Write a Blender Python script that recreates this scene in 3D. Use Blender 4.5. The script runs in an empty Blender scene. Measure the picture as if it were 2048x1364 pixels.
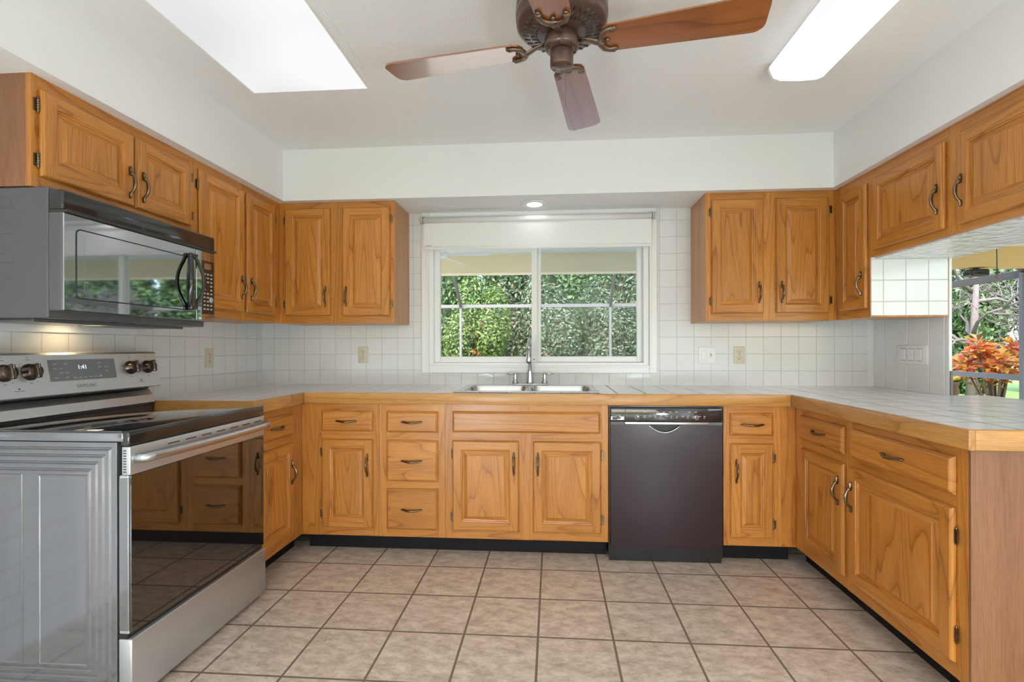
import bpy, bmesh, math, random
from mathutils import Vector, Matrix

PI = math.pi
SC = bpy.context.scene
COL = SC.collection
rng = random.Random(7)

# ------------------------------------------------------------------ camera
YAW, ROLL = 0.0731, 0.0019
FPX, CXP, HYP, HCAM = 981.06, 1033.3, 695.85, 1.1815
cam = bpy.data.cameras.new('camera')
cam_o = bpy.data.objects.new('camera', cam)
COL.objects.link(cam_o)
cam.sensor_fit = 'HORIZONTAL'
cam.sensor_width = 36.0
cam.lens = FPX / 2048 * 36.0
cam.shift_x = -(CXP - 1024) / 2048
cam.shift_y = (HYP - 682) / 2048
cam.clip_start = 0.02
cam.clip_end = 300
cam_o.matrix_world = Matrix.Translation((0, 0, HCAM)) @ Matrix.Rotation(YAW, 4, 'Z') @ Matrix.Rotation(PI / 2, 4, 'X') @ Matrix.Rotation(-ROLL, 4, 'Z')
SC.camera = cam_o

# ------------------------------------------------------------------ world, sun, exposure
W = bpy.data.worlds.new('sky')
SC.world = W
W.use_nodes = True
wn = W.node_tree
wn.nodes.clear()
wo = wn.nodes.new('ShaderNodeOutputWorld')
wb = wn.nodes.new('ShaderNodeBackground')
ws = wn.nodes.new('ShaderNodeTexSky')
ws.sky_type = 'NISHITA'
ws.sun_disc = False
ws.sun_elevation = math.radians(52)
ws.sun_rotation = math.radians(200)
ws.air_density = 1.0
ws.dust_density = 3.0
wb.inputs['Strength'].default_value = 1.05
wn.links.new(ws.outputs[0], wb.inputs['Color'])
wn.links.new(wb.outputs[0], wo.inputs['Surface'])

sl = bpy.data.lights.new('sun', 'SUN')
sl.energy = 3.4
sl.angle = math.radians(2.0)
sl.color = (1.0, 0.95, 0.86)
sun_o = bpy.data.objects.new('sun', sl)
COL.objects.link(sun_o)
sun_o.rotation_euler = (math.radians(38), 0, math.radians(-25))

SC.view_settings.view_transform = 'Standard'
SC.view_settings.look = 'None'
SC.view_settings.gamma = 1.0
SC.view_settings.exposure = 0.0
SC.view_settings.use_curve_mapping = False
SC.cycles.max_bounces = 10
SC.cycles.diffuse_bounces = 6
SC.cycles.glossy_bounces = 5
SC.cycles.transparent_max_bounces = 12
SC.cycles.use_denoising = True
SC.cycles.sample_clamp_indirect = 6.0
SC.cycles.caustics_reflective = False
SC.cycles.caustics_refractive = False

FILL = 66.0     # strength of the added fill globes behind the viewpoint

# ------------------------------------------------------------------ materials
class NT:
    def __init__(s, name):
        s.m = bpy.data.materials.new(name)
        s.m.use_nodes = True
        s.t = s.m.node_tree
        s.t.nodes.clear()
        s.out = s.n('ShaderNodeOutputMaterial')
    def n(s, typ, **kw):
        nd = s.t.nodes.new(typ)
        for k, v in kw.items():
            if k.startswith('i_'):
                key = k[2:]
                key = int(key) if key.isdigit() else key.replace('_', ' ')
                nd.inputs[key].default_value = v
            else:
                setattr(nd, k, v)
        return nd
    def l(s, a, b):
        s.t.links.new(a, b)
    def math(s, op, a, b=None):
        nd = s.n('ShaderNodeMath', operation=op)
        for i, x in enumerate((a, b)):
            if x is None:
                continue
            if hasattr(x, 'is_output'):
                s.l(x, nd.inputs[i])
            else:
                nd.inputs[i].default_value = x
        return nd.outputs[0]
    def mix(s, fac, a, b, mode='MIX'):
        nd = s.n('ShaderNodeMix', data_type='RGBA', blend_type=mode)
        for sock, x in ((nd.inputs[0], fac), (nd.inputs[6], a), (nd.inputs[7], b)):
            if hasattr(x, 'is_output'):
                s.l(x, sock)
            elif isinstance(x, tuple):
                sock.default_value = x + (1.0,) if len(x) == 3 else x
            else:
                sock.default_value = x
        return nd.outputs[2]
    def ramp(s, fac, stops):
        nd = s.n('ShaderNodeValToRGB')
        e = nd.color_ramp.elements
        while len(e) < len(stops):
            e.new(0.5)
        for el, (p, c) in zip(e, stops):
            el.position = p
            el.color = (c[0], c[1], c[2], 1)
        s.l(fac, nd.inputs[0])
        return nd.outputs[0]
    def bsdf(s, **kw):
        b = s.n('ShaderNodeBsdfPrincipled', **kw)
        s.l(b.outputs[0], s.out.inputs['Surface'])
        return b
    def bump(s, h, strength, dist, b):
        nd = s.n('ShaderNodeBump')
        nd.inputs['Strength'].default_value = strength
        nd.inputs['Distance'].default_value = dist
        s.l(h, nd.inputs['Height'])
        s.l(nd.outputs[0], b.inputs['Normal'])

def plain(name, col, rough=0.5, metal=0.0, coat=0.0, spec=0.5, noise=0.0, nscale=40.0, bump=0.0, bdist=0.002):
    t = NT(name)
    b = t.bsdf(i_Roughness=rough, i_Metallic=metal)
    b.inputs['Base Color'].default_value = (*col, 1)
    b.inputs['Coat Weight'].default_value = coat
    b.inputs['Specular IOR Level'].default_value = spec
    if noise or bump:
        tc = t.n('ShaderNodeTexCoord')
        nz = t.n('ShaderNodeTexNoise', i_Scale=nscale, i_Detail=4.0)
        t.l(tc.outputs['Object'], nz.inputs['Vector'])
        if noise:
            c = t.mix(nz.outputs[0], tuple(x * (1 - noise) for x in col), tuple(min(1, x * (1 + noise)) for x in col))
            t.l(c, b.inputs['Base Color'])
        if bump:
            t.bump(nz.outputs[0], bump, bdist, b)
    return t.m

def emis(name, col, strength):
    t = NT(name)
    e = t.n('ShaderNodeEmission', i_Strength=strength)
    e.inputs[0].default_value = (*col, 1)
    t.l(e.outputs[0], t.out.inputs['Surface'])
    return t.m

def oak(name, axis, light, mid, dark, rough=0.34, rings=1.0, bumpv=0.12):
    t = NT(name)
    tc = t.n('ShaderNodeTexCoord')
    oi = t.n('ShaderNodeObjectInfo')
    off = t.n('ShaderNodeVectorMath', operation='SCALE')
    off.inputs[0].default_value = (7.3, 11.7, 5.9)
    t.l(oi.outputs['Random'], off.inputs['Scale'])
    ad = t.n('ShaderNodeVectorMath', operation='ADD')
    t.l(tc.outputs['Object'], ad.inputs[0])
    t.l(off.outputs[0], ad.inputs[1])
    def mapped(along, across):
        mp = t.n('ShaderNodeMapping')
        s = [across] * 3
        s['XYZ'.index(axis)] = along
        mp.inputs['Scale'].default_value = s
        t.l(ad.outputs[0], mp.inputs['Vector'])
        return mp.outputs[0]
    v = mapped(0.085, 1.0)
    # growth rings as contour lines of a noise stretched along the grain
    cn = t.n('ShaderNodeTexNoise', i_Scale=5.2, i_Detail=1.6, i_Roughness=0.42)
    t.l(v, cn.inputs['Vector'])
    wv = t.math('FRACT', t.math('MULTIPLY', cn.outputs[0], 17.0 * rings))
    pore = t.n('ShaderNodeTexNoise', i_Scale=420.0, i_Detail=2.0)
    t.l(mapped(0.025, 1.0), pore.inputs['Vector'])
    broad = t.n('ShaderNodeTexNoise', i_Scale=9.0, i_Detail=2.0)
    t.l(v, broad.inputs['Vector'])
    base = t.ramp(wv, [(0.0, dark), (0.09, mid), (0.42, light), (0.9, light), (1.0, mid)])
    pr = t.ramp(pore.outputs[0], [(0.40, (0.66, 0.58, 0.50)), (0.54, (1, 1, 1))])
    c = t.mix(0.55, base, pr, 'MULTIPLY')
    br = t.ramp(broad.outputs[0], [(0.3, (0.86, 0.82, 0.78)), (0.7, (1.06, 1.05, 1.04))])
    c = t.mix(1.0, c, br, 'MULTIPLY')
    ov = t.math('MULTIPLY_ADD', oi.outputs['Random'], 0.14)
    t.t.nodes[-1].inputs[2].default_value = 0.92
    hv = t.n('ShaderNodeHueSaturation')
    t.l(ov, hv.inputs['Value'])
    t.l(c, hv.inputs['Color'])
    b = t.bsdf(i_Roughness=rough)
    b.inputs['Coat Weight'].default_value = 0.18
    b.inputs['Coat Roughness'].default_value = 0.22
    t.l(hv.outputs[0], b.inputs['Base Color'])
    t.bump(pore.outputs[0], bumpv, 0.001, b)
    return t.m

def tile(name, au, av, u0, v0, w, h, col, grout, gw=0.0028, rough=0.12, wav=0.25, wscale=30.0, mott=None, bumpg=0.5, gsm=0.15):
    """square glazed tiles: brick texture over two object axes"""
    t = NT(name)
    tc = t.n('ShaderNodeTexCoord')
    sp = t.n('ShaderNodeSeparateXYZ')
    t.l(tc.outputs['Object'], sp.inputs[0])
    cb = t.n('ShaderNodeCombineXYZ')
    t.l(t.math('SUBTRACT', sp.outputs['XYZ'.index(au)], u0), cb.inputs[0])
    t.l(t.math('SUBTRACT', sp.outputs['XYZ'.index(av)], v0), cb.inputs[1])
    bk = t.n('ShaderNodeTexBrick', offset=0.0, squash=1.0)
    bk.offset_frequency = 1
    bk.inputs['Scale'].default_value = 1.0
    bk.inputs['Brick Width'].default_value = w
    bk.inputs['Row Height'].default_value = h
    bk.inputs['Mortar Size'].default_value = gw
    bk.inputs['Mortar Smooth'].default_value = gsm
    bk.inputs['Bias'].default_value = 0.0
    bk.inputs['Color1'].default_value = (*col, 1)
    bk.inputs['Color2'].default_value = (*[x * 0.96 for x in col], 1)
    bk.inputs['Mortar'].default_value = (*grout, 1)
    t.l(cb.outputs[0], bk.inputs['Vector'])
    b = t.bsdf(i_Roughness=rough)
    colour = bk.outputs['Color']
    nz = t.n('ShaderNodeTexNoise', i_Scale=wscale, i_Detail=1.5)
    t.l(tc.outputs['Object'], nz.inputs['Vector'])
    if mott:
        n1 = t.n('ShaderNodeTexNoise', i_Scale=17.0, i_Detail=10.0, i_Roughness=0.80, i_Distortion=0.15)
        mpp = t.n('ShaderNodeMapping')
        mpp.inputs['Rotation'].default_value = (0, 0, 0.6)
        mpp.inputs['Scale'].default_value = (0.7, 1.25, 1.0)
        t.l(tc.outputs['Object'], mpp.inputs['Vector'])
        t.l(mpp.outputs[0], n1.inputs['Vector'])
        rp = t.ramp(n1.outputs[0], mott)
        # keep the joints their own colour
        colour = t.mix(bk.outputs['Fac'], rp, colour)
    t.l(colour, b.inputs['Base Color'])
    rr = t.math('MULTIPLY_ADD', bk.outputs['Fac'], 0.5)
    t.t.nodes[-1].inputs[2].default_value = rough
    t.l(rr, b.inputs['Roughness'])
    hh = t.math('SUBTRACT', t.math('MULTIPLY', nz.outputs[0], wav), t.math('MULTIPLY', bk.outputs['Fac'], bumpg))
    t.bump(hh, 0.6, 0.004, b)
    return t.m

OL, OM, OD = (0.57, 0.238, 0.044), (0.50, 0.195, 0.032), (0.33, 0.112, 0.015)
M = {}
M['oakV'] = oak('oak_vertical', 'Z', OL, OM, OD)
M['oakH'] = oak('oak_horizontal', 'X', OL, OM, OD)
M['oakY'] = oak('oak_lengthwise', 'Y', OL, OM, OD)
EL, EM, ED = (0.58, 0.30, 0.09), (0.53, 0.26, 0.07), (0.40, 0.17, 0.04)
M['edgeX'] = oak('oak_edging_across', 'X', EL, EM, ED, rings=0.6)
M['edgeY'] = oak('oak_edging_lengthwise', 'Y', EL, EM, ED, rings=0.6)
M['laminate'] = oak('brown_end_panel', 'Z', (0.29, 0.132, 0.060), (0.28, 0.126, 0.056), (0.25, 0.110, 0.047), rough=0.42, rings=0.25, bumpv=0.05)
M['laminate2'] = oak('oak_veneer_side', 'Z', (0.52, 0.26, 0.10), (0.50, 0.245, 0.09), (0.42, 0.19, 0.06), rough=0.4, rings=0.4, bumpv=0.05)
M['dark'] = plain('black_toe_kick', (0.010, 0.008, 0.008), 0.6, spec=0.2, noise=0.3)
M['brass'] = plain('antique_brass', (0.20, 0.14, 0.085), 0.30, 1.0, noise=0.45, nscale=90)
M['wall'] = plain('white_paint', (0.80, 0.80, 0.80), 0.6, bump=0.05, nscale=120)
M['ceil'] = plain('textured_ceiling_paint', (0.82, 0.82, 0.82), 0.75, bump=0.25, nscale=38, bdist=0.006)
M['trim'] = plain('white_gloss_trim', (0.82, 0.82, 0.82), 0.3)
M['vinyl'] = plain('white_vinyl', (0.80, 0.80, 0.80), 0.28)
M['board'] = plain('white_painted_board', (0.78, 0.79, 0.80), 0.4)
TP = 0.1130
M['tile_back'] = tile('wall_tile_back', 'X', 'Z', -1.1985, 1.0262, TP, TP, (0.76, 0.765, 0.775), (0.56, 0.56, 0.56), gw=0.0022)
M['tile_left'] = tile('wall_tile_left', 'Y', 'Z', 2.0765, 1.0225, 0.1120, TP, (0.76, 0.765, 0.775), (0.54, 0.53, 0.51), gw=0.0022)
M['tile_end'] = tile('panel_tile_end', 'X', 'Z', 1.750, 1.424, TP, TP, (0.76, 0.765, 0.775), (0.55, 0.55, 0.55))
M['tile_under'] = tile('panel_tile_underside', 'X', 'Y', 1.73, 1.70, TP, TP, (0.80, 0.805, 0.815), (0.60, 0.60, 0.60), wav=5.0, wscale=22, rough=0.06)
M['tile_top'] = tile('counter_tile', 'X', 'Y', 1.2908, 1.619, 0.155, 0.155, (0.88, 0.88, 0.885), (0.22, 0.17, 0.13), gw=0.0038, rough=0.16, wav=0.2)
M['floor'] = tile('floor_tile', 'X', 'Y', -1.2806, 2.6142, 0.3048, 0.3048, (0.45, 0.38, 0.31), (0.20, 0.15, 0.10), gw=0.0050, rough=0.33, wav=0.3,
                  wscale=60, mott=[(0.36, (0.40, 0.32, 0.255)), (0.46, (0.57, 0.465, 0.37)), (0.54, (0.70, 0.585, 0.48)), (0.64, (0.80, 0.70, 0.60))])
M['steel'] = plain('brushed_steel', (0.56, 0.57, 0.59), 0.30, 1.0, noise=0.06, nscale=8)
M['steel2'] = plain('satin_steel_panel', (0.60, 0.62, 0.65), 0.36, 0.85)
M['chrome'] = plain('polished_nickel', (0.55, 0.55, 0.56), 0.18, 1.0)
M['sink'] = plain('sink_steel', (0.66, 0.67, 0.68), 0.25, 1.0)
M['enamel'] = plain('grey_enamel', (0.27, 0.275, 0.29), 0.10, 0.75, coat=0.2)
M['glassblk'] = plain('black_glass', (0.006, 0.005, 0.005), 0.03, spec=0.6, coat=1.0)
M['oven_glass'] = plain('oven_door_glass', (0.008, 0.005, 0.004), 0.03, spec=1.0, coat=1.0)
M['cooktop'] = plain('ceramic_cooktop', (0.012, 0.010, 0.010), 0.04, spec=1.0, coat=1.0)
M['blackp'] = plain('black_plastic', (0.015, 0.013, 0.013), 0.25)
M['knob'] = plain('dark_chrome_knob', (0.09, 0.065, 0.05), 0.18, 0.7)
M['mwside'] = plain('charcoal_enamel', (0.085, 0.086, 0.09), 0.35, coat=0.2)
M['mwglass'] = plain('mirror_dark_glass', (0.42, 0.44, 0.46), 0.03, 1.0)
M['mwblack'] = plain('black_gloss_plastic', (0.018, 0.016, 0.016), 0.10, spec=0.6, coat=0.25)
M['dw'] = plain('black_dishwasher_door', (0.026, 0.011, 0.013), 0.22, 0.0, coat=0.0, spec=0.42)
M['dwpanel'] = plain('black_control_panel', (0.025, 0.018, 0.018), 0.12, coat=0.8)
M['display'] = plain('grey_display_window', (0.17, 0.175, 0.18), 0.25)
M['mark'] = plain('grey_printing', (0.45, 0.45, 0.46), 0.5)
M['markd'] = plain('dark_printing', (0.22, 0.22, 0.23), 0.5)
M['ivory'] = plain('ivory_plastic', (0.62, 0.57, 0.44), 0.35)
M['white_pl'] = plain('white_plastic', (0.82, 0.82, 0.83), 0.3)
M['slot'] = plain('dark_slot', (0.03, 0.025, 0.02), 0.5)
M['fan_metal'] = plain('bronze_fan_metal', (0.105, 0.058, 0.045), 0.28, 0.35, coat=0.2)
M['fan_iron'] = plain('aged_bronze_iron', (0.19, 0.13, 0.095), 0.38, 0.8, noise=0.4, nscale=120)
M['fan_wood'] = oak('walnut_fan_blade', 'X', (0.27, 0.085, 0.018), (0.23, 0.068, 0.013), (0.15, 0.04, 0.008), rough=0.3, rings=0.4)
for nd in M['fan_wood'].node_tree.nodes:
    if nd.type == 'BSDF_PRINCIPLED':
        nd.inputs['Coat Weight'].default_value = 1.0; nd.inputs['Coat Roughness'].default_value = 0.13; nd.inputs['Coat IOR'].default_value = 2.0
M['fabric'] = plain('white_blind_fabric', (0.80, 0.80, 0.80), 0.7)
M['alu'] = plain('bronze_aluminium', (0.09, 0.08, 0.075), 0.45, 0.3)
M['alu_w'] = plain('weathered_aluminium', (0.17, 0.168, 0.165), 0.5, 0.2)
M['cream'] = plain('cream_stucco', (0.86, 0.72, 0.50), 0.8, noise=0.05, nscale=60)
M['tan'] = plain('tan_stucco', (0.60, 0.43, 0.18), 0.8, noise=0.05, nscale=60)
M['concrete'] = plain('concrete', (0.58, 0.55, 0.50), 0.8, noise=0.15, nscale=12)
M['lawn'] = plain('lawn', (0.16, 0.26, 0.05), 0.9, noise=0.4, nscale=30)
M['bark'] = plain('grey_bark', (0.17, 0.155, 0.15), 0.85, noise=0.4, nscale=25, bump=0.5)
M['bronzerod'] = plain('brown_wood_post', (0.20, 0.12, 0.07), 0.5)

def glass_mat(name, tint, refl=0.006, haze=0.0):
    t = NT(name)
    tr = t.n('ShaderNodeBsdfTransparent')
    tr.inputs[0].default_value = (*tint, 1)
    gl = t.n('ShaderNodeBsdfGlossy', i_Roughness=0.01)
    mx = t.n('ShaderNodeMixShader')
    mx.inputs[0].default_value = refl
    t.l(tr.outputs[0], mx.inputs[1]); t.l(gl.outputs[0], mx.inputs[2])
    s = mx.outputs[0]
    if haze:
        df = t.n('ShaderNodeBsdfDiffuse')
        df.inputs[0].default_value = (0.55, 0.56, 0.58, 1)
        m2 = t.n('ShaderNodeMixShader')
        m2.inputs[0].default_value = haze
        t.l(s, m2.inputs[1]); t.l(df.outputs[0], m2.inputs[2])
        s = m2.outputs[0]
    t.l(s, t.out.inputs['Surface'])
    return t.m
M['pane'] = glass_mat('window_glass', (0.97, 0.98, 0.97))
M['screen'] = glass_mat('insect_screen', (0.93, 0.95, 0.96), 0.0, 0.07)

def leaf_mat(name, cols, rough=0.45, transl=0.25):
    t = NT(name)
    g = t.n('ShaderNodeNewGeometry')
    n = len(cols)
    c = t.ramp(g.outputs['Random Per Island'], [(i / (n - 1), k) for i, k in enumerate(cols)])
    b = t.n('ShaderNodeBsdfPrincipled', i_Roughness=rough)
    t.l(c, b.inputs['Base Color'])
    tl = t.n('ShaderNodeBsdfTranslucent')
    t.l(c, tl.inputs[0])
    mx = t.n('ShaderNodeMixShader')
    mx.inputs[0].default_value = transl
    t.l(b.outputs[0], mx.inputs[1]); t.l(tl.outputs[0], mx.inputs[2])
    t.l(mx.outputs[0], t.out.inputs['Surface'])
    return t.m
M['leafA'] = leaf_mat('hedge_leaf_bright', [(0.03, 0.07, 0.012), (0.09, 0.17, 0.03), (0.17, 0.28, 0.06), (0.28, 0.38, 0.11), (0.06, 0.13, 0.03)])
M['leafB'] = leaf_mat('hedge_leaf_grey', [(0.03, 0.06, 0.03), (0.08, 0.14, 0.07), (0.14, 0.22, 0.12), (0.25, 0.31, 0.20), (0.20, 0.14, 0.09)])
M['leafC'] = leaf_mat('tree_leaf_dark', [(0.03, 0.07, 0.03), (0.07, 0.14, 0.05), (0.13, 0.23, 0.08), (0.18, 0.30, 0.11)])
M['croton'] = leaf_mat('croton_leaf', [(0.62, 0.06, 0.03), (0.82, 0.27, 0.08), (0.88, 0.55, 0.08), (0.30, 0.03, 0.03), (0.86, 0.42, 0.25), (0.85, 0.62, 0.16), (0.16, 0.10, 0.04)], transl=0.3)
M['flower'] = leaf_mat('red_flower', [(0.60, 0.12, 0.07), (0.70, 0.26, 0.16)])
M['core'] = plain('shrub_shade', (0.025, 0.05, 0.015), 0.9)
M['stem'] = plain('shrub_stem', (0.16, 0.11, 0.07), 0.8)

# ------------------------------------------------------------------ mesh building
class MB:
    def __init__(s):
        s.v, s.f, s.m, s.mats, s.sm = [], [], [], [], []
    def mi(s, mat):
        if mat not in s.mats:
            s.mats.append(mat)
        return s.mats.index(mat)
    def add(s, verts, faces, mat, smooth=False):
        o = len(s.v)
        s.v += [tuple(p) for p in verts]
        k = s.mi(mat)
        for f in faces:
            s.f.append(tuple(o + i for i in f)); s.m.append(k); s.sm.append(smooth)
    def box(s, x0, x1, y0, y1, z0, z1, mat, bev=0.0, seg=1, xf=None):
        x0, x1 = sorted((x0, x1)); y0, y1 = sorted((y0, y1)); z0, z1 = sorted((z0, z1))
        V = [(x0, y0, z0), (x1, y0, z0), (x1, y1, z0), (x0, y1, z0), (x0, y0, z1), (x1, y0, z1), (x1, y1, z1), (x0, y1, z1)]
        F = [(3, 2, 1, 0), (4, 5, 6, 7), (0, 1, 5, 4), (1, 2, 6, 5), (2, 3, 7, 6), (3, 0, 4, 7)]
        if bev > 0:
            bm = bmesh.new()
            vs = [bm.verts.new(p) for p in V]
            for f in F:
                bm.faces.new([vs[i] for i in f])
            b = min(bev, 0.45 * min(x1 - x0, y1 - y0, z1 - z0))
            bmesh.ops.bevel(bm, geom=bm.edges[:], offset=b, segments=seg, affect='EDGES', profile=0.5)
            bm.verts.index_update()
            V = [tuple(q.co) for q in bm.verts]
            F = [tuple(q.index for q in f.verts) for f in bm.faces]
            bm.free()
        if xf is not None:
            V = [tuple(xf @ Vector(p)) for p in V]
        s.add(V, F, mat, seg > 1)
    def prism(s, pts, h0, h1, mat, axis='Z', smooth=False):
        """extrude a 2-D outline: axis Z -> (x,y), Y -> (x,z), X -> (y,z)"""
        def P(a, b, h):
            return {'Z': (a, b, h), 'Y': (a, h, b), 'X': (h, a, b)}[axis]
        n = len(pts)
        V = [P(a, b, h0) for a, b in pts] + [P(a, b, h1) for a, b in pts]
        s.add(V, [(i, (i + 1) % n, n + (i + 1) % n, n + i) for i in range(n)], mat, smooth)
        s.add(V, [tuple(range(n - 1, -1, -1)), tuple(range(n, 2 * n))], mat)
    def lathe(s, prof, mat, n=32, c=(0, 0, 0), xf=None, smooth=True):
        V, F = [], []
        for r, z in prof:
            for i in range(n):
                a = 2 * PI * i / n
                V.append((r * math.cos(a), r * math.sin(a), z))
        for j in range(len(prof) - 1):
            for i in range(n):
                F.append((j * n + i, j * n + (i + 1) % n, (j + 1) * n + (i + 1) % n, (j + 1) * n + i))
        F.append(tuple(range(n - 1, -1, -1)))
        F.append(tuple((len(prof) - 1) * n + i for i in range(n)))
        if xf is not None:
            V = [tuple(xf @ Vector(p)) for p in V]
        V = [(p[0] + c[0], p[1] + c[1], p[2] + c[2]) for p in V]
        s.add(V, F, mat, smooth)
    def tube(s, pts, rads, mat, n=10, flat=None):
        """swept tube; flat = (ru, rv) multipliers per point"""
        P = [Vector(p) for p in pts]
        if not hasattr(rads, '__len__'):
            rads = [rads] * len(P)
        V, F = [], []
        up = None
        for k, p in enumerate(P):
            t = (P[min(k + 1, len(P) - 1)] - P[max(k - 1, 0)]).normalized()
            if up is None:
                up = Vector((0, 0, 1)) if abs(t.z) < 0.9 else Vector((1, 0, 0))
            u = t.cross(up).normalized()
            w = u.cross(t).normalized()
            up = w
            fu, fw = flat[k] if flat else (1, 1)
            for i in range(n):
                a = 2 * PI * i / n
                V.append(tuple(p + u * math.cos(a) * rads[k] * fu + w * math.sin(a) * rads[k] * fw))
        for k in range(len(P) - 1):
            for i in range(n):
                F.append((k * n + i, k * n + (i + 1) % n, (k + 1) * n + (i + 1) % n, (k + 1) * n + i))
        F.append(tuple(range(n - 1, -1, -1)))
        F.append(tuple((len(P) - 1) * n + i for i in range(n)))
        s.add(V, F, mat, True)
    def rings(s, x0, x1, z0, z1, prof, mv, mh, cap=None, face='Y', base=0.0, sign=-1, fillmat=None):
        """nested rectangular rings: prof = [(inset, height)], vertical sides use mv, horizontal sides mh.
        face 'Y': height along sign*y"""
        def P(x, z, h):
            return (x, base + sign * h, z)
        L = []
        for ins, h in prof:
            L.append([P(x0 + ins, z0 + ins, h), P(x1 - ins, z0 + ins, h), P(x1 - ins, z1 - ins, h), P(x0 + ins, z1 - ins, h)])
        for a, b in zip(L[:-1], L[1:]):
            for i in range(4):
                j = (i + 1) % 4
                s.add([a[i], a[j], b[j], b[i]], [(0, 1, 2, 3)], mh if i in (0, 2) else mv)
        if cap:
            s.add(L[-1], [(0, 1, 2, 3)], cap)
    def mesh(s, name):
        me = bpy.data.meshes.new(name)
        me.from_pydata(s.v, [], s.f)
        for m in s.mats:
            me.materials.append(m)
        me.polygons.foreach_set('material_index', s.m)
        me.polygons.foreach_set('use_smooth', s.sm)
        me.update()
        return me
    def build(s, name, parent=None, loc=None):
        o = bpy.data.objects.new(name, s.mesh(name))
        COL.objects.link(o)
        if loc is not None:
            o.location = loc
        if parent is not None:
            o.parent = parent
        return o

def place(me, name, parent=None, loc=(0, 0, 0), rot=(0, 0, 0)):
    o = bpy.data.objects.new(name, me)
    COL.objects.link(o)
    o.location = loc
    o.rotation_euler = rot
    if parent is not None:
        o.parent = parent
    return o

def tag(o, label=None, cat=None, group=None, kind=None):
    if label: o['label'] = label
    if cat: o['category'] = cat
    if group: o['group'] = group
    if kind: o['kind'] = kind
    return o

def thing(name, label, cat, loc=(0, 0, 0), rz=0.0, group=None):
    o = bpy.data.objects.new(name, None)
    COL.objects.link(o)
    o.empty_display_size = 0.05
    o.location = loc
    o.rotation_euler = (0, 0, rz)
    return tag(o, label, cat, group)

def text_mesh(txt, size, mat, name, parent, mw, depth=0.0004):
    cu = bpy.data.curves.new(name, 'FONT')
    cu.body = txt
    cu.size = size
    cu.align_x = 'CENTER'; cu.align_y = 'CENTER'
    cu.extrude = depth
    tmp = bpy.data.objects.new('lettering_source', cu)
    COL.objects.link(tmp)
    bpy.context.view_layer.update()
    me = bpy.data.meshes.new_from_object(tmp.evaluated_get(bpy.context.evaluated_depsgraph_get()))
    bpy.data.objects.remove(tmp)
    me.materials.clear()
    me.materials.append(mat)
    o = bpy.data.objects.new(name, me)
    COL.objects.link(o)
    if parent is not None:
        o.parent = parent
    o.matrix_local = mw
    return o

# ------------------------------------------------------------------ dimensions (metres)
XW0, XW1, YW = -2.077, 2.098, 3.378          # kitchen walls
ZC, ZS, ZU = 2.446, 2.122, 1.343             # ceiling, soffit underside, wall cabinet bottoms
ZT, ZTB = 0.926, 0.864                       # counter top, underside of its wooden edge
YF, YU = 2.7458, 3.0608                      # base and wall cabinet fronts (back run)
XLF, XRF, XLU, XRU = -1.4517, 1.3071, -1.7677, 1.6892
YR = -4.2                                    # rear wall of the room behind the camera

# ------------------------------------------------------------------ room shell
b = MB(); b.box(-4.2, 2.35, YR, 3.5, -0.12, 0.0, M['floor'])
tag(b.build('floor'), 'beige mottled square ceramic tile floor with dark joints', kind='structure')
b = MB(); b.box(-4.2, 2.35, YR, 3.5, ZC, ZC + 0.12, M['ceil'])
tag(b.build('ceiling'), 'white lightly textured kitchen ceiling', kind='structure')

WX0, WX1, WZ0, WZ1 = -0.862, 0.650, 1.055, 2.085   # window hole
b = MB()
t = M['tile_back']; yb = YW + 0.14
b.box(XW0 - 0.12, WX0, YW, yb, 0, ZC, t); b.box(WX1, 2.062, YW, yb, 0, ZC, t)
b.box(WX0, WX1, YW, yb, 0, WZ0, t); b.box(WX0, WX1, YW, yb, WZ1, ZC, t)
b.box(2.062, 2.35, YW, yb, 0, ZC, M['board'])
tag(b.build('wall_back'), 'back wall with glossy white square tiles around the window', kind='structure')
b = MB(); b.box(XW0 - 0.12, XW0, 1.0, YW, 0, ZC, M['tile_left']); b.box(XW0 - 0.12, XW0, -0.2, 1.0, 0, ZC, M['wall'])
tag(b.build('wall_left'), 'left wall tiled in white behind the range', kind='structure')
# right wall: painted boards, an open pass-through above the counter, solid again beside the camera
b = MB()
ys = [3.378, 3.270, 3.069, 2.903, 2.792]
for y1, y0 in zip(ys[:-1], ys[1:]):
    b.box(XW1, XW1 + 0.016, y0 + 0.0035, y1 - 0.0035, 0, ZC, M['board'], 0.002)
    b.box(XW1 + 0.006, XW1 + 0.015, y0 - 0.004, y0 + 0.004, 0, ZC, M['board'])
b.box(XW1, XW1 + 0.016, 2.763, 2.7875, 0, ZC, M['trim'], 0.002)
b.box(XW1 + 0.002, XW1 + 0.016, 0.6, 2.763, 0, 0.86, M['board'])
b.box(XW1 + 0.002, XW1 + 0.016, 0.6, 2.763, 1.66, ZC, M['wall'])
b.box(XW1 + 0.002, XW1 + 0.14, YR, 0.6, 0, ZC, M['wall'])
tag(b.build('wall_right'), 'white vertical board wall beside the open pass-through', kind='structure')
b = MB()
b.box(-4.2, -2.6, YR - 0.12, YR, 0, ZC, M['wall']); b.box(1.6, 2.35, YR - 0.12, YR, 0, ZC, M['wall'])
b.box(-2.6, 1.6, YR - 0.12, YR, 2.15, ZC, M['wall'])
tag(b.build('wall_rear'), 'plain white wall behind the viewpoint', kind='structure')
b = MB(); b.box(-4.32, -4.2, YR, -0.2, 0, ZC, M['wall']); b.box(-4.2, XW0, -0.2, -0.08, 0, ZC, M['wall'])
tag(b.build('wall_side'), 'plain white wall of the adjoining room', kind='structure')
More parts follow.
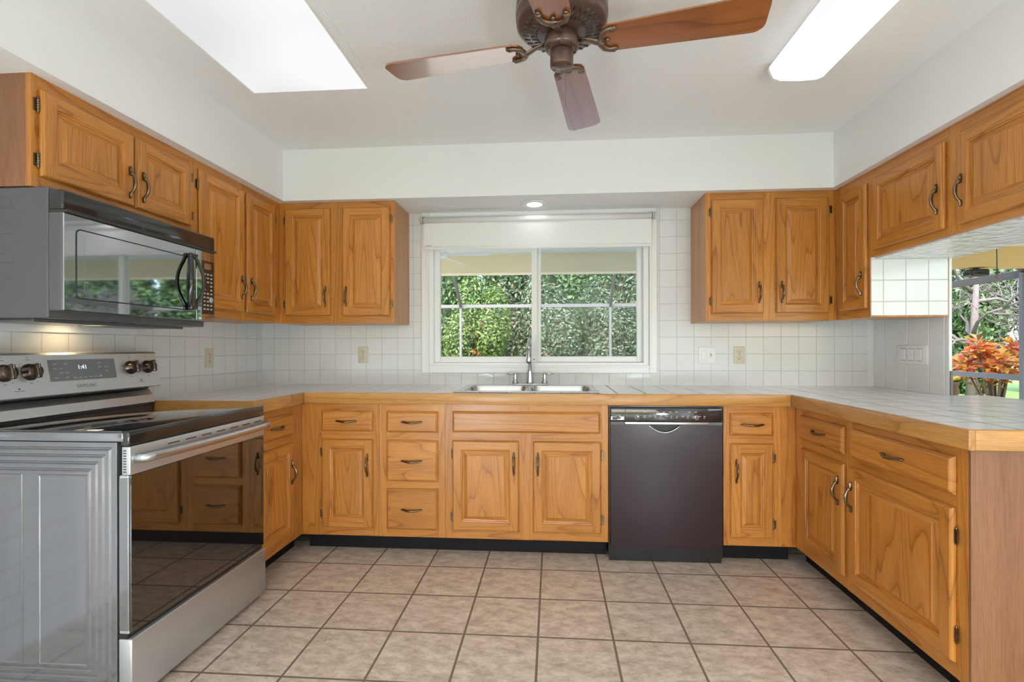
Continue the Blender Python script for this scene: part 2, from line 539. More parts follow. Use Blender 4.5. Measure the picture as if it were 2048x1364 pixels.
# added sliding glass door in the rear wall, unseen, lets in daylight
dr = tag(bpy.data.objects.new('added_door', None), 'added wide white sliding glass door bringing daylight from behind the viewpoint', kind='structure')
COL.objects.link(dr)
b = MB()
for x in (-2.6, -0.54, 1.54):
    b.box(x, x + 0.06, YR - 0.08, YR - 0.02, 0.0, 2.15, M['vinyl'], 0.004)
b.box(-2.54, 1.54, YR - 0.08, YR - 0.02, 2.09, 2.15, M['vinyl']); b.box(-2.54, 1.54, YR - 0.08, YR - 0.02, 0.0, 0.06, M['vinyl'])
b.build('frame', dr)
for x0, x1 in ((-2.54, -0.54), (-0.48, 1.54)):
    b = MB(); b.box(x0, x1, YR - 0.055, YR - 0.049, 0.06, 2.09, M['pane']); b.build('pane', dr)

# soffits round three sides
XS0, XS1, YS = -1.7126, 1.6504, 3.0136
b = MB()
b.box(XW0, XS0, 0.0, YW, ZS, ZC, M['wall']); b.box(XS1, XW1, 0.0, YW, ZS, ZC, M['wall']); b.box(XS0, XS1, YS, YW, ZS, ZC, M['wall'])
tag(b.build('trim_1'), 'white painted soffit boxing above the wall cabinets', kind='structure')

# ------------------------------------------------------------------ window
win = tag(bpy.data.objects.new('window_1', None), 'white sliding window over the sink', kind='structure')
COL.objects.link(win)
b = MB()
CX0, CX1, CZ0, CZ1 = -0.911, 0.703, 1.008, 2.122
yc0, yc1 = YW - 0.022, YW
w_ = 0.052
for (x0, x1, z0, z1) in ((CX0, CX0 + w_, CZ0, CZ1), (CX1 - w_, CX1, CZ0, CZ1), (CX0 + w_, CX1 - w_, CZ0, CZ0 + w_), (CX0 + w_, CX1 - w_, CZ1 - 0.04, CZ1)):
    b.box(x0, x1, yc0, yc1, z0, z1, M['trim'], 0.004)
for (x0, x1, z0, z1) in ((CX0 + w_ - 0.014, CX0 + w_, CZ0 + .03, CZ1 - 0.04), (CX1 - w_, CX1 - w_ + 0.014, CZ0 + .03, CZ1 - 0.04), (CX0 + w_, CX1 - w_, CZ0 + w_ - 0.014, CZ0 + w_)):
    b.box(x0, x1, yc0 - 0.006, yc0 + 0.001, z0, z1, M['trim'], 0.002)
b.build('casing', win)
b = MB()
b.box(WX0, WX0 + 0.035, YW - 0.005, yb, WZ0, WZ1, M['vinyl'], 0.002); b.box(WX1 - 0.035, WX1, YW - 0.005, yb, WZ0, WZ1, M['vinyl'], 0.002)
b.box(WX0 + 0.035, WX1 - 0.035, YW - 0.005, yb, WZ0, WZ0 + 0.025, M['vinyl'], 0.002); b.box(WX0 + 0.035, WX1 - 0.035, YW, yb, WZ1 - 0.03, WZ1, M['vinyl'])
b.build('frame', win)
def sash(x0, x1, y, wl, wr, name):
    b = MB(); z0, z1 = WZ0 + 0.025, WZ1 - 0.03
    b.box(x0, x0 + wl, y, y + 0.03, z0, z1, M['vinyl'], 0.003); b.box(x1 - wr, x1, y, y + 0.03, z0, z1, M['vinyl'], 0.003)
    b.box(x0 + wl, x1 - wr, y, y + 0.03, z0, z0 + 0.042, M['vinyl'], 0.003); b.box(x0 + wl, x1 - wr, y, y + 0.03, z1 - 0.04, z1, M['vinyl'], 0.003)
    s = b.build(name, win)
    b = MB(); b.box(x0 + wl - 0.004, x1 - wr + 0.004, y + 0.012, y + 0.017, z0 + 0.038, z1 - 0.036, M['pane']); b.build('pane', s)
    return s
sash(WX0 + 0.035, -0.105, YW + 0.015, 0.042, 0.040, 'sash')
s2 = sash(-0.140, WX1 - 0.035, YW + 0.050, 0.060, 0.036, 'sash')
b = MB(); b.box(-0.080, WX1 - 0.072, YW + 0.088, YW + 0.090, WZ0 + 0.06, WZ1 - 0.06, M['screen']); b.build('insect_screen', win)
b = MB()
for (x, z) in ((-0.805, 1.073), (-0.128, 1.10), (0.600, 1.073)):
    b.lathe([(0.004, 0), (0.004, 0.003), (0.001, 0.004)], M['slot'], 10, xf=Matrix.Translation((x, YW + 0.016 if x < 0.2 else YW + 0.05, z)) @ Matrix.Rotation(PI / 2, 4, 'X'))
b.build('latch_screw', win)

# roller blind on the casing
bl = thing('roller_blind', 'white roller blind half lowered across the top of the window', 'blind', (-0.113, YW - 0.055, 2.06))
b = MB()
X0, X1 = -0.772, 0.772
b.lathe([(0.020, X0), (0.020, X1)], M['vinyl'], 24, xf=Matrix.Rotation(PI / 2, 4, 'Y'))
b.build('roller', bl)
b = MB()
n = 40
V, F = [], []
for i in range(n + 1):
    x = X0 + (X1 - X0) * i / n
    for j in range(9):
        z = -0.195 * j / 8
        k = math.exp(-((i / n - 0.62) / 0.16) ** 2)
        dy = 0.0025 * math.sin(i * 1.15 + j * 0.5) * k * (j / 8)
        V.append((x, 0.004 + dy, z))
for i in range(n):
    for j in range(8):
        a = i * 9 + j
        F.append((a, a + 1, a + 10, a + 9))
b.add(V, F, M['fabric'], True)
b.add([(x, y + 0.002, z) for x, y, z in V], [f[::-1] for f in F], M['fabric'], True)
fb = b.build('fabric', bl)
b = MB(); b.box(X0, X1, -0.003, 0.010, -0.204, -0.180, M['fabric'], 0.005, 2); b.build('hem_bar', bl)
b = MB(); b.box(X0 + 0.018, X0 + 0.055, 0.0012, 0.0045, -0.176, -0.170, M['mark']); tag(b.build('maker_tag', bl), 'small grey tag')
for sx in (-1, 1):
    b = MB(); b.box(sx * 0.776, sx * 0.792, -0.016, 0.032, -0.016, 0.024, M['steel'], 0.002); b.box(sx * 0.774, sx * 0.80, 0.022, 0.033, -0.016, 0.03, M['chrome'], 0.002)
    tag(b.build('bracket', bl), 'dark metal bracket')

# ------------------------------------------------------------------ cabinet parts
def handle_mesh(L, name):
    """bow pull lying along z, standing out towards -y"""
    b = MB()
    h = L / 2
    pts, rad, fl = [], [], []
    prof = [(-1.0, 0.0005, .004, (1.0, .35)), (-0.93, 0.002, .0075, (1.0, .4)), (-0.82, 0.003, .0085, (1.0, .45)), (-0.70, 0.006, .0055, (1.0, .8)), (-0.58, 0.015, .0042, (1, 1)),
            (-0.42, 0.022, .0042, (1, 1)), (-0.15, 0.026, .0058, (1.15, .8)), (0.12, 0.026, .0062, (1.15, .8)), (0.32, 0.022, .0048, (1, .9)), (0.44, 0.017, .0044, (1, 1)),
            (0.50, 0.013, .0085, (1, .9)), (0.53, 0.011, .0085, (1, .9)), (0.57, 0.008, .0045, (1, .9)), (0.68, 0.004, .0085, (1, .5)), (0.82, 0.003, .0100, (1, .4)), (0.93, 0.002, .0075, (1, .4)), (1.0, 0.0005, .003, (1, .4))]
    for u, d, r, f in prof:
        pts.append((0, -d, u * h)); rad.append(r * 1.22); fl.append(f)
    b.tube(pts, rad, M['brass'], 10, fl)
    b.tube([(0, 0.001, 0.5 * h), (0.0, -0.012, 0.52 * h), (0, -0.024, 0.47 * h)], [0.003, 0.004, 0.0012], M['brass'], 8)
    return b.mesh(name)
def pull_mesh(L, name):
    b = MB(); h = L / 2
    pts, rad, fl = [], [], []
    half = [(1.0, 0.0005, .003, (1, .4)), (0.92, 0.003, .0075, (1, .5)), (0.80, 0.004, .0085, (1, .5)), (0.70, 0.009, .0055, (1, .8)), (0.60, 0.016, .0045, (1, 1)), (0.38, 0.022, .0048, (1, 1)), (0.15, 0.0245, .0060, (1.1, .85))]
    seq = [(-u, d, r, f) for u, d, r, f in half] + [(u, d, r, f) for u, d, r, f in half[::-1]]
    for u, d, r, f in seq:
        pts.append((u * h, -d, -0.004 * (1 - abs(u)))); rad.append(r * 1.25); fl.append(f)
    b.tube(pts, rad, M['brass'], 10, fl)
    return b.mesh(name)
HANDLE = handle_mesh(0.132, 'door_handle')
PULL = pull_mesh(0.122, 'drawer_handle')
def hinge_mesh():
    b = MB()
    prof = [(0.001, -0.030), (0.0035, -0.027), (0.0022, -0.024), (0.0052, -0.021)]
    z = -0.021
    for k in range(5):
        prof += [(0.0052, z + 0.0008), (0.0052, z + 0.0072), (0.0042, z + 0.0078), (0.0042, z + 0.0084)]
        z += 0.0084
    prof += [(0.0052, z), (0.0022, z + 0.003), (0.0035, z + 0.006), (0.001, z + 0.009)]
    b.lathe(prof, M['brass'], 10)
    b.box(-0.012, 0.0, 0.004, 0.006, -0.022, 0.022, M['brass'])
    return b.mesh('hinge')
HINGE = hinge_mesh()
DT = 0.020   # door thickness standing out from the face frame

def raised_door(b, x0, x1, z0, z1, arch=False):
    V, H = M['oakV'], M['oakH']
    s = 0.048
    b.rings(x0, x1, z0, z1, [(0.004, 0.0), (0.0, 0.004), (0.0, 0.010), (0.003, 0.0145), (0.0035, 0.0175), (0.007, DT)], V, H)
    # flat frame with butt joints
    o, i = 0.007, s
    y = -DT
    def q(xa, xb, za, zb, m):
        b.add([(xa, y, za), (xb, y, za), (xb, y, zb), (xa, y, zb)], [(0, 1, 2, 3)], m)
    q(x0 + o, x0 + i, z0 + o, z1 - o, V); q(x1 - i, x1 - o, z0 + o, z1 - o, V)
    q(x0 + i, x1 - i, z0 + o, z0 + i, H); q(x0 + i, x1 - i, z1 - i, z1 - o, H)
    b.rings(x0, x1, z0, z1, [(s, DT), (s + 0.002, DT - 0.004), (s + 0.007, DT - 0.0055), (s + 0.009, DT - 0.011), (s + 0.013, DT - 0.012),
                             (s + 0.016, DT - 0.012), (s + 0.034, DT - 0.0035), (s + 0.0355, DT - 0.0015)], V, H, cap=V)
def slab_front(b, x0, x1, z0, z1):
    H = M['oakH']
    b.rings(x0, x1, z0, z1, [(0.004, 0.0), (0.0, 0.004), (0.0, 0.010), (0.004, 0.0135), (0.008, 0.0175), (0.012, DT)], H, H, cap=H)

def make_cabinet(label, loc, rz, W, depth, z0, z1, doors=(), drawers=(), stiles=(), rails=(), toe=False, group=None, cat='cabinet', name='base_cabinet', toe_ext=(0, 0), ctop=None):
    """local x along the front, front at y=0, body towards +y"""
    t = thing(name, label, cat, loc, rz, group)
    b = MB()
    b.box(0.0, W, 0.019, depth, z0, ctop or z1, M['oakV'])
    b.box(0.0, W, 0.0, 0.019, z0, z1, M['oakH'], 0.0008)
    b.build('body', t)
    for x0, x1 in stiles:
        b = MB(); b.box(0, x1 - x0, -0.0006, 0.004, z0, z1, M['oakV'], 0.0004); b.build('frame_stile', t, (x0, 0, 0))
    for d in doors:
        x0, x1, a0, a1 = d['r']
        b = MB()
        raised_door(b, x0 - (x0 + x1) / 2, x1 - (x0 + x1) / 2, a0 - (a0 + a1) / 2, a1 - (a0 + a1) / 2)
        o = b.build('door', t, ((x0 + x1) / 2, 0, (a0 + a1) / 2))
        hw, hh = (x1 - x0) / 2, (a1 - a0) / 2
        hx = hw - 0.027 if d['h'] == 'R' else -hw + 0.027
        if d.get('up'):
            hz = -hh + d['up']
        else:
            hz = hh - d.get('dn', 0.125)
        place(HANDLE, 'handle', o, (hx, -DT, hz))
        gx = -hw - 0.004 if d['h'] == 'R' else hw + 0.004
        for sz in (1, -1):
            place(HINGE, 'hinge', o, (gx, -0.006, sz * (hh - d.get('hi', 0.075))), (0, 0, 0 if gx < 0 else PI))
    for d in drawers:
        x0, x1, a0, a1 = d['r']
        b = MB()
        slab_front(b, x0 - (x0 + x1) / 2, x1 - (x0 + x1) / 2, a0 - (a0 + a1) / 2, a1 - (a0 + a1) / 2)
        o = b.build('drawer' if not d.get('false') else 'false_drawer_front', t, ((x0 + x1) / 2, 0, (a0 + a1) / 2))
        if not d.get('false'):
            place(PULL, 'handle', o, (0, -DT, 0.002))
    if toe:
        b = MB(); b.box(-toe_ext[0], W + toe_ext[1], 0.090, 0.105, 0.0, z0, M['dark'])
        tag(b.build('toe_kick', t), 'black recessed toe kick')
    return t

ZB0, ZB1 = 0.105, ZTB
GB, GW = 'oak base cabinets', 'oak wall cabinets'
DZ0, DZ1, RZ0, RZ1 = 0.154, 0.660, 0.705, 0.824
DEP = 0.60
# ---- back run base cabinets
c = make_cabinet('oak base cabinet with drawer and door at the left end of the back run', (-1.4510, YF, 0), 0, 0.4585, DEP, ZB0, ZB1,
    doors=[dict(r=(0.1265, 0.4240, DZ0, DZ1), h='R', dn=0.145)], drawers=[dict(r=(0.123, 0.4240, RZ0, RZ1))],
    stiles=[(0.0, 0.0755), (0.0765, 0.122), (0.428, 0.4585)], toe=True, group=GB)
c = make_cabinet('oak base cabinet with a stack of three drawers, left of the sink cabinet', (-0.9915, YF, 0), 0, 0.382, DEP, ZB0, ZB1,
    drawers=[dict(r=(0.047, 0.3425, 0.702, 0.822)), dict(r=(0.047, 0.3425, 0.425, 0.658)), dict(r=(0.047, 0.3425, 0.1505, 0.382))],
    stiles=[(0.0, 0.044), (0.346, 0.382)], toe=True, group=GB)
c = make_cabinet('wide oak sink cabinet with two doors under a plain drawer front, below the window', (-0.6088, YF, 0), 0, 0.914, DEP, ZB0, ZB1,
    doors=[dict(r=(0.0445, 0.4192, DZ0, DZ1), h='R', dn=0.125), dict(r=(0.4992, 0.8740, DZ0, DZ1), h='L', dn=0.125)],
    drawers=[dict(r=(0.0445, 0.8705, 0.7065, 0.824), false=True)],
    stiles=[(0.0, 0.040), (0.425, 0.494), (0.878, 0.914)], toe=True, ctop=0.755, group=GB)
c = make_cabinet('narrow oak base cabinet with drawer and door, right of the black dishwasher', (0.9262, YF, 0), 0, 0.380, DEP, ZB0, ZB1,
    doors=[dict(r=(0.0337, 0.2560, 0.152, DZ1), h='L', dn=0.145)], drawers=[dict(r=(0.0337, 0.2568, 0.704, 0.8255))],
    stiles=[(0.0, 0.030), (0.260, 0.302), (0.303, 0.380)], toe=True, group=GB)
# ---- left run
YL0 = 2.2600
c = make_cabinet('oak base cabinet with drawer and door between the range and the left corner', (XLF, YL0, 0), PI / 2, YF - YL0 - 0.001, 0.60, ZB0, ZB1,
    doors=[dict(r=(0.030, 0.365, DZ0, DZ1), h='R', dn=0.16)], drawers=[dict(r=(0.030, 0.365, RZ0, RZ1))],
    stiles=[(0.0, 0.026), (0.372, YF - YL0 - 0.001)], toe=True, toe_ext=(0, 0.08), group=GB)
# ---- right run (local x grows towards the camera)
YRT = 2.7448
RW = YRT - 1.647
c = make_cabinet('long oak base cabinet with two drawers and two doors on the right-hand peninsula', (XRF, YRT, 0), -PI / 2, RW, 0.70, ZB0, ZB1,
    doors=[dict(r=(YRT - 2.660, YRT - 2.2915, 0.158, 0.660), h='R', dn=0.125, hi=0.09), dict(r=(YRT - 2.2450, YRT - 1.6905, 0.160, 0.660), h='L', dn=0.125, hi=0.09)],
    drawers=[dict(r=(YRT - 2.674, YRT - 2.2905, 0.703, 0.8265)), dict(r=(YRT - 2.235, YRT - 1.689, 0.703, 0.8265))],
    stiles=[(0.0, YRT - 2.678), (YRT - 2.287, YRT - 2.249), (YRT - 1.686, RW)], toe=True, toe_ext=(0.08, 0), group=GB)
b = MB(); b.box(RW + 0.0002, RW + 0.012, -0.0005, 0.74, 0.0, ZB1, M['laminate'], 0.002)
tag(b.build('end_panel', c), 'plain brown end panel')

# ---- wall cabinets
UZ0, UZ1 = 1.3905, 2.0775
def bp_l(y): return y
c = make_cabinet('short two-door oak wall cabinet above the microwave', (XLU, 1.5540, 0), PI / 2, 2.3035 - 1.554, 0.305, 1.7365, ZS,
    doors=[dict(r=(1.5655 - 1.554, 1.9380 - 1.554, 1.776, 2.0755), h='R', up=0.095, hi=0.055), dict(r=(1.9500 - 1.554, 2.2680 - 1.554, 1.776, 2.0735), h='L', up=0.095, hi=0.055)],
    stiles=[(0, 0.010), (0.386, 0.395), (0.716, 0.7495)], group=GW, name='wall_cabinet')
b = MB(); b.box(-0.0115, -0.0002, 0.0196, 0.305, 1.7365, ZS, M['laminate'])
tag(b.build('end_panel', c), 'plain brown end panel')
b = MB(); b.box(-0.0115, -0.0001, -0.0006, 0.0194, 1.7365, ZS, M['oakV']); b.build('end_stile', c)
w = YU - 2.3045
c = make_cabinet('tall two-door oak wall cabinet between the microwave and the left corner', (XLU, 2.3045, 0), PI / 2, w, 0.307, ZU, ZS,
    doors=[dict(r=(0.0215, 0.3700, UZ0, UZ1), h='R', up=0.135, hi=0.075), dict(r=(0.4030, 0.6890, UZ0, UZ1), h='L', up=0.135, hi=0.075)],
    stiles=[(0, 0.018), (0.374, 0.399), (0.693, w)], group=GW, name='wall_cabinet')
c = make_cabinet('two-door oak wall cabinet on the back wall, left of the window', (XLU + 0.001, YU, 0), 0, 0.764, 0.3168, ZU, ZS,
    doors=[dict(r=(0.0460, 0.3455, UZ0, 2.080), h='R', up=0.125, hi=0.075), dict(r=(0.4277, 0.7355, 1.387, 2.080), h='L', up=0.125, hi=0.075)],
    stiles=[(0, 0.040), (0.351, 0.423), (0.741, 0.764)], group=GW, name='wall_cabinet')
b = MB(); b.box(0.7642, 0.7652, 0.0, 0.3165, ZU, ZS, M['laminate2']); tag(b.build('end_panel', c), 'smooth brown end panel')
c = make_cabinet('two-door oak wall cabinet on the back wall, right of the window', (0.9300, YU, 0), 0, 0.7580, 0.3168, ZU, ZS,
    doors=[dict(r=(0.0326, 0.3344, 1.388, 2.077), h='R', up=0.125, hi=0.075), dict(r=(0.4107, 0.7142, 1.388, 2.077), h='L', up=0.125, hi=0.075)],
    stiles=[(0, 0.028), (0.340, 0.405), (0.719, 0.758)], group=GW, name='wall_cabinet')
b = MB(); b.box(-0.0012, -0.0002, 0.0, 0.3165, ZU, ZS, M['laminate2']); tag(b.build('end_panel', c), 'smooth brown end panel')
w = YU - 2.7460
c = make_cabinet('narrow one-door oak wall cabinet in the right corner with a tiled side', (XRU, YU - 0.0005, 0), -PI / 2, w, 0.39, ZU, ZS,
    doors=[dict(r=(0.0565, 0.3000, 1.392, 2.062), h='R', up=0.135, hi=0.075)],
    stiles=[(0, 0.050), (0.304, w)], group=GW, name='wall_cabinet')
b = MB(); b.box(1.6895, 2.0725, 2.7355, 2.7445, 1.3505, 1.6590, M['tile_end'])
o = b.build('tiled_side', None); o.parent = c; o.matrix_parent_inverse = (Matrix.Translation(c.location) @ Matrix.Rotation(-PI / 2, 4, 'Z')).inverted()
tag(o, 'white tiled side panel')
Y0 = 2.7440
w = Y0 - 1.30
c = make_cabinet('short oak wall cabinet with wide doors above the pass-through, white tiled underneath', (XRU, Y0, 0), -PI / 2, w, 0.40, 1.6600, ZS,
    doors=[dict(r=(Y0 - 2.7045, Y0 - 2.2350, 1.690, 2.0645), h='R', up=0.135, hi=0.07), dict(r=(Y0 - 2.1610, Y0 - 1.660, 1.690, 2.0645), h='L', up=0.135, hi=0.07)],
    stiles=[(0, 0.035), (Y0 - 2.231, Y0 - 2.165), (Y0 - 1.655, w)], group=GW, name='wall_cabinet')
b = MB(); b.box(XRU + 0.019, 2.114, 1.31, 2.7440, 1.6500, 1.6595, M['tile_under'])
o = b.build('tiled_underside', None); o.parent = c; o.matrix_parent_inverse = (Matrix.Translation(c.location) @ Matrix.Rotation(-PI / 2, 4, 'Z')).inverted()
tag(o, 'glossy white tiled underside')

# ------------------------------------------------------------------ counter
ct = thing('kitchen_counter', 'U-shaped white tiled worktop with a honey oak front edge', 'countertop', (0, 0, 0))
XLC, XRC, YC, YE = -1.4274, 1.2708, 2.7250, 1.5990
et = 0.020
HX0, HX1, HY0, HY1 = -0.535, 0.238, 2.805, 3.285
b = MB(); T = M['tile_top']; zb = ZTB + 0.002
b.box(XW0 + .001, XLC - et, 2.283, YC + et, zb, ZT, T)
b.box(XW0 + .001, HX0, YC + et, YW - .001, zb, ZT, T)
b.box(HX0, HX1, YC + et, HY0, zb, ZT, T); b.box(HX0, HX1, HY1, YW - .001, zb, ZT, T)
b.box(HX1, XW1 - .001, YC + et, YW - .001, zb, ZT, T)
b.box(XRC + et, XW1 - .001, YE + et, YC + et, zb, ZT, T)
b.box(XW1 - .001, 2.285, YE + et, 2.762, zb, ZT, T)
b.build('tile_top', ct)
b = MB()
b.box(XLC, XRC, YC, YC + et, ZTB, ZT + .001, M['edgeX'], 0.0025, 2)
b.build('front_edging', ct)
b = MB(); b.box(XLC - et, XLC, 2.262, YC + et * 0.02, ZTB, ZT + .001, M['edgeY'], 0.0025, 2); b.box(XW0 + .002, XLC - et, 2.262, 2.282, ZTB + 0.01, ZT + .001, M['edgeX'], 0.002); b.build('left_edging', ct)
b = MB(); b.box(XRC, XRC + et, YE, YC, ZTB, ZT + .001, M['edgeY'], 0.0025, 2); b.build('peninsula_edging', ct)
b = MB(); b.box(XRC + et, 2.285, YE, YE + et, ZTB, ZT + .001, M['edgeX'], 0.0025, 2); b.build('end_edging', ct)

# ------------------------------------------------------------------ sink and faucet
sk = thing('kitchen_sink', 'stainless steel double bowl sink set in the tiled counter below the window', 'sink', (-0.149, 3.045, ZT))
b = MB()
SX, SY0, SY1 = 0.415, -0.262, 0.262
BW = [(-0.375, -0.012), (0.012, 0.375)]; BY0, BY1 = -0.225, 0.165
zt_ = 0.008
def rr(b, x0, x1, y0, y1): b.box(x0, x1, y0, y1, 0.0005, zt_, M['sink'], 0.003, 2)
rr(b, -SX, SX, SY0, BY0); rr(b, -SX, SX, BY1, SY1); rr(b, -SX, BW[0][0], BY0, BY1); rr(b, BW[0][1], BW[1][0], BY0, BY1); rr(b, BW[1][1], SX, BY0, BY1)
b.build('deck', sk)
for x0, x1 in BW:
    b = MB(); d = -0.17
    V = []
    lv = [(0.0, zt_ - .001), (0.004, -0.01), (0.018, d + 0.03), (0.045, d)]
    n = 24
    def rrect(ins):
        r = 0.055; out = []
        xa, xb, ya, yb2 = x0 + ins, x1 - ins, BY0 + ins, BY1 - ins
        for cx, cy, a0 in ((xb - r, yb2 - r, 0), (xa + r, yb2 - r, PI / 2), (xa + r, ya + r, PI), (xb - r, ya + r, 1.5 * PI)):
            for k in range(7):
                a = a0 + PI / 2 * k / 6
                out.append((cx + r * math.cos(a), cy + r * math.sin(a)))
        return out
    for ins, z in lv:
        V += [(x, y, z) for x, y in rrect(ins)]
    n = 28
    F = [(j * n + i, (j + 1) * n + i, (j + 1) * n + (i + 1) % n, j * n + (i + 1) % n) for j in range(3) for i in range(n)]
    F.append(tuple(3 * n + i for i in range(n)))
    b.add(V, F, M['sink'], True)
    # corner gussets joining the rounded bowl to the square cut-out
    R = rrect(0.0)
    for q, (cx, cy) in enumerate(((x1, BY1), (x0, BY1), (x0, BY0), (x1, BY0))):
        seg = R[q * 7:(q + 1) * 7]
        b.add([(cx, cy, zt_ - .001)] + [(x, y, zt_ - .001) for x, y in seg], [tuple(range(8))], M['sink'])
    bo = b.build('bowl', sk)
    b = MB(); b.lathe([(0.04, 0), (0.04, 0.003), (0.02, 0.001), (0.001, 0.001)], M['chrome'], 20, ((x0 + x1) / 2, (BY0 + BY1) / 2, d)); b.build('drain', bo)

fc = thing('kitchen_faucet', 'nickel bridge faucet with tall gooseneck spout and two lever taps behind the sink', 'faucet', (-0.151, 3.268, ZT + 0.008))
b = MB(); b.box(-0.118, 0.118, -0.026, 0.026, 0.0, 0.012, M['chrome'], 0.006, 3); b.build('base_plate', fc)
b = MB()
b.lathe([(0.024, 0.012), (0.023, 0.02), (0.019, 0.05), (0.017, 0.09), (0.0175, 0.095), (0.014, 0.10), (0.0115, 0.14)], M['chrome'], 20)
pts = [(0, 0, 0.13), (0, 0, 0.22)]
for k in range(0, 13):
    a = PI * k / 12
    pts.append((0, -0.07 + 0.07 * math.cos(a), 0.235 + 0.07 * math.sin(a)))
b.tube(pts, 0.0105, M['chrome'], 12)
sp = b.build('spout', fc)
b = MB(); b.lathe([(0.012, 0.0), (0.0165, -0.004), (0.018, -0.06), (0.0195, -0.075), (0.014, -0.085)][::-1], M['chrome'], 16, (0, -0.14, 0.235)); b.build('spray_head', sp)
for sx in (-1, 1):
    b = MB()
    b.lathe([(0.022, 0.010), (0.020, 0.022), (0.012, 0.035), (0.015, 0.048), (0.010, 0.058), (0.013, 0.068), (0.009, 0.078), (0.006, 0.083)], M['chrome'], 16, (sx * 0.098, 0, 0))
    b.tube([(sx * 0.098, 0, 0.073), (sx * 0.12, 0, 0.076), (sx * 0.135, -0.002, 0.076), (sx * 0.155, -0.004, 0.075)], [0.005, 0.006, 0.0065, 0.004], M['chrome'], 10)
    b.build('lever_tap', fc)

# ------------------------------------------------------------------ dishwasher
dw = thing('dishwasher', 'black built-in dishwasher with top control strip between two oak cabinets', 'dishwasher', (0.6160, YF, 0))
hw = 0.3075
b = MB(); b.box(-hw, hw, 0.004, 0.57, 0.03, 0.860, M['blackp']); b.build('body', dw)
b = MB(); dx = 0.298
# pocket handle: door skin with a scooped recess at its top edge
arc = [(-0.085 + 0.17 * k / 16, 0.7605 - 0.042 * math.sin(PI * k / 16) ** 0.8) for k in range(17)]
out = [(-dx, 0.088), (dx, 0.088), (dx, 0.7605)] + [(-0.008 + x, z) for x, z in arc[::-1]] + [(-dx, 0.7605)]
b.prism(out, -0.020, 0.003, M['dw'], 'Y')
dd = b.build('door', dw)
b = MB(); b.prism([(-0.008 + x * 0.98, z + 0.0015) for x, z in arc], -0.006, 0.004, M['slot'], 'Y')
b.tube([(-0.008 + x, -0.0205, z) for x, z in arc], 0.003, M['chrome'], 8); b.build('pocket_handle', dd)
b = MB(); b.box(-dx, dx, -0.022, 0.003, 0.7770, 0.8530, M['dwpanel'], 0.004, 2)
cp = b.build('control_panel', dw)
b = MB(); b.box(-0.222, 0.230, -0.027, -0.016, 0.7610, 0.7765, M['steel'], 0.003, 2); b.box(-dx, -0.222, -0.022, 0.0, 0.7610, 0.7765, M['dwpanel']); b.box(0.230, dx, -0.022, 0.0, 0.7610, 0.7765, M['dwpanel']); b.build('trim_strip', dw)
b = MB(); b.box(-dx, -0.225, -0.0235, -0.02, 0.785, 0.805, M['mwglass'], 0.001); b.box(-0.29, -0.262, -0.0245, -0.02, 0.787, 0.803, M['blackp'])
r2 = random.Random(3)
for k in range(9):
    x = -0.12 + 0.034 * k
    if k not in (1, 6):
        b.box(x, x + 0.012, -0.0226, -0.02, 0.829, 0.833, M['mark'])
for k in range(12):
    x = -0.12 + 0.029 * k
    b.box(x, x + 0.008 + 0.006 * r2.random(), -0.0226, -0.02, 0.806, 0.810, M['mark'])
    if k % 3 != 1:
        b.box(x, x + 0.007, -0.0226, -0.02, 0.797, 0.801, M['mark'])
for x in (-0.155, 0.162, -0.255):
    b.lathe([(0.0125, 0), (0.0125, 0.0028), (0.0105, 0.003)], M['mark'], 20, xf=Matrix.Translation((x, -0.0215, 0.802)) @ Matrix.Rotation(PI / 2, 4, 'X'))
    b.lathe([(0.0105, 0), (0.0105, 0.0034), (0.009, 0.0036)], M['dwpanel'], 20, xf=Matrix.Translation((x, -0.0215, 0.802)) @ Matrix.Rotation(PI / 2, 4, 'X'))
tag(b.build('control_markings', cp), 'pale control legends')
b = MB(); b.box(-hw + 0.004, hw - 0.004, 0.012, 0.03, 0.0, 0.084, M['blackp'], 0.002); b.build('kick_plate', dw)

# ------------------------------------------------------------------ range
rg = thing('electric_range', 'stainless steel electric range with black glass cooktop and oven door', 'stove', (0, 0, 0))
RY0, RY1, RXB, RXF = 1.505, 2.256, -2.070, -1.4235
b = MB()
b.box(RXB, RXF, RY0 + 0.02, RY1, 0.03, 0.874, M['enamel'])
# embossed side panel facing the viewer: stepped frames, then three sunk fields
pr = [(0.0, 0.0), (0.0, 0.0185), (0.002, 0.020)]
ins = 0.016
for k in range(4):
    pr += [(ins, 0.020), (ins + 0.004, 0.015), (ins + 0.007, 0.015), (ins + 0.012, 0.020)]
    ins += 0.0235
pr += [(0.1, 0.020)]
b.rings(RXB - 0.05, RXF, 0.035, 0.874, pr, M['enamel'], M['enamel'], cap=M['enamel'], base=RY0 + 0.02)
for x0, x1 in ((-1.6995, -1.5225), (-1.9340, -1.7565)):
    b.rings(x0, x1, 0.136, 0.767, [(0, 0), (0.002, 0.003), (0.005, 0.003), (0.008, 0.0012)], M['enamel'], M['enamel'], cap=M['enamel'], base=RY0)
for x in (-2.0, -1.46):
    for y in (1.56, 2.2):
        b.lathe([(0.018, 0.0), (0.018, 0.03)], M['blackp'], 12, (x, y, 0))
b.build('body', rg)
b = MB()
b.box(RXB + 0.01, -1.4, RY0 - 0.002, RY1, 0.876, 0.906, M['enamel'], 0.004, 2)
b.box(-1.412, -1.380, RY0, RY1, 0.862, 0.9105, M['mwblack'], 0.006, 3)
b.box(RXB + 0.03, -1.382, RY0 + 0.004, RY1 - 0.004, 0.904, 0.9118, M['cooktop'], 0.003, 2)
b.build('cooktop', rg)
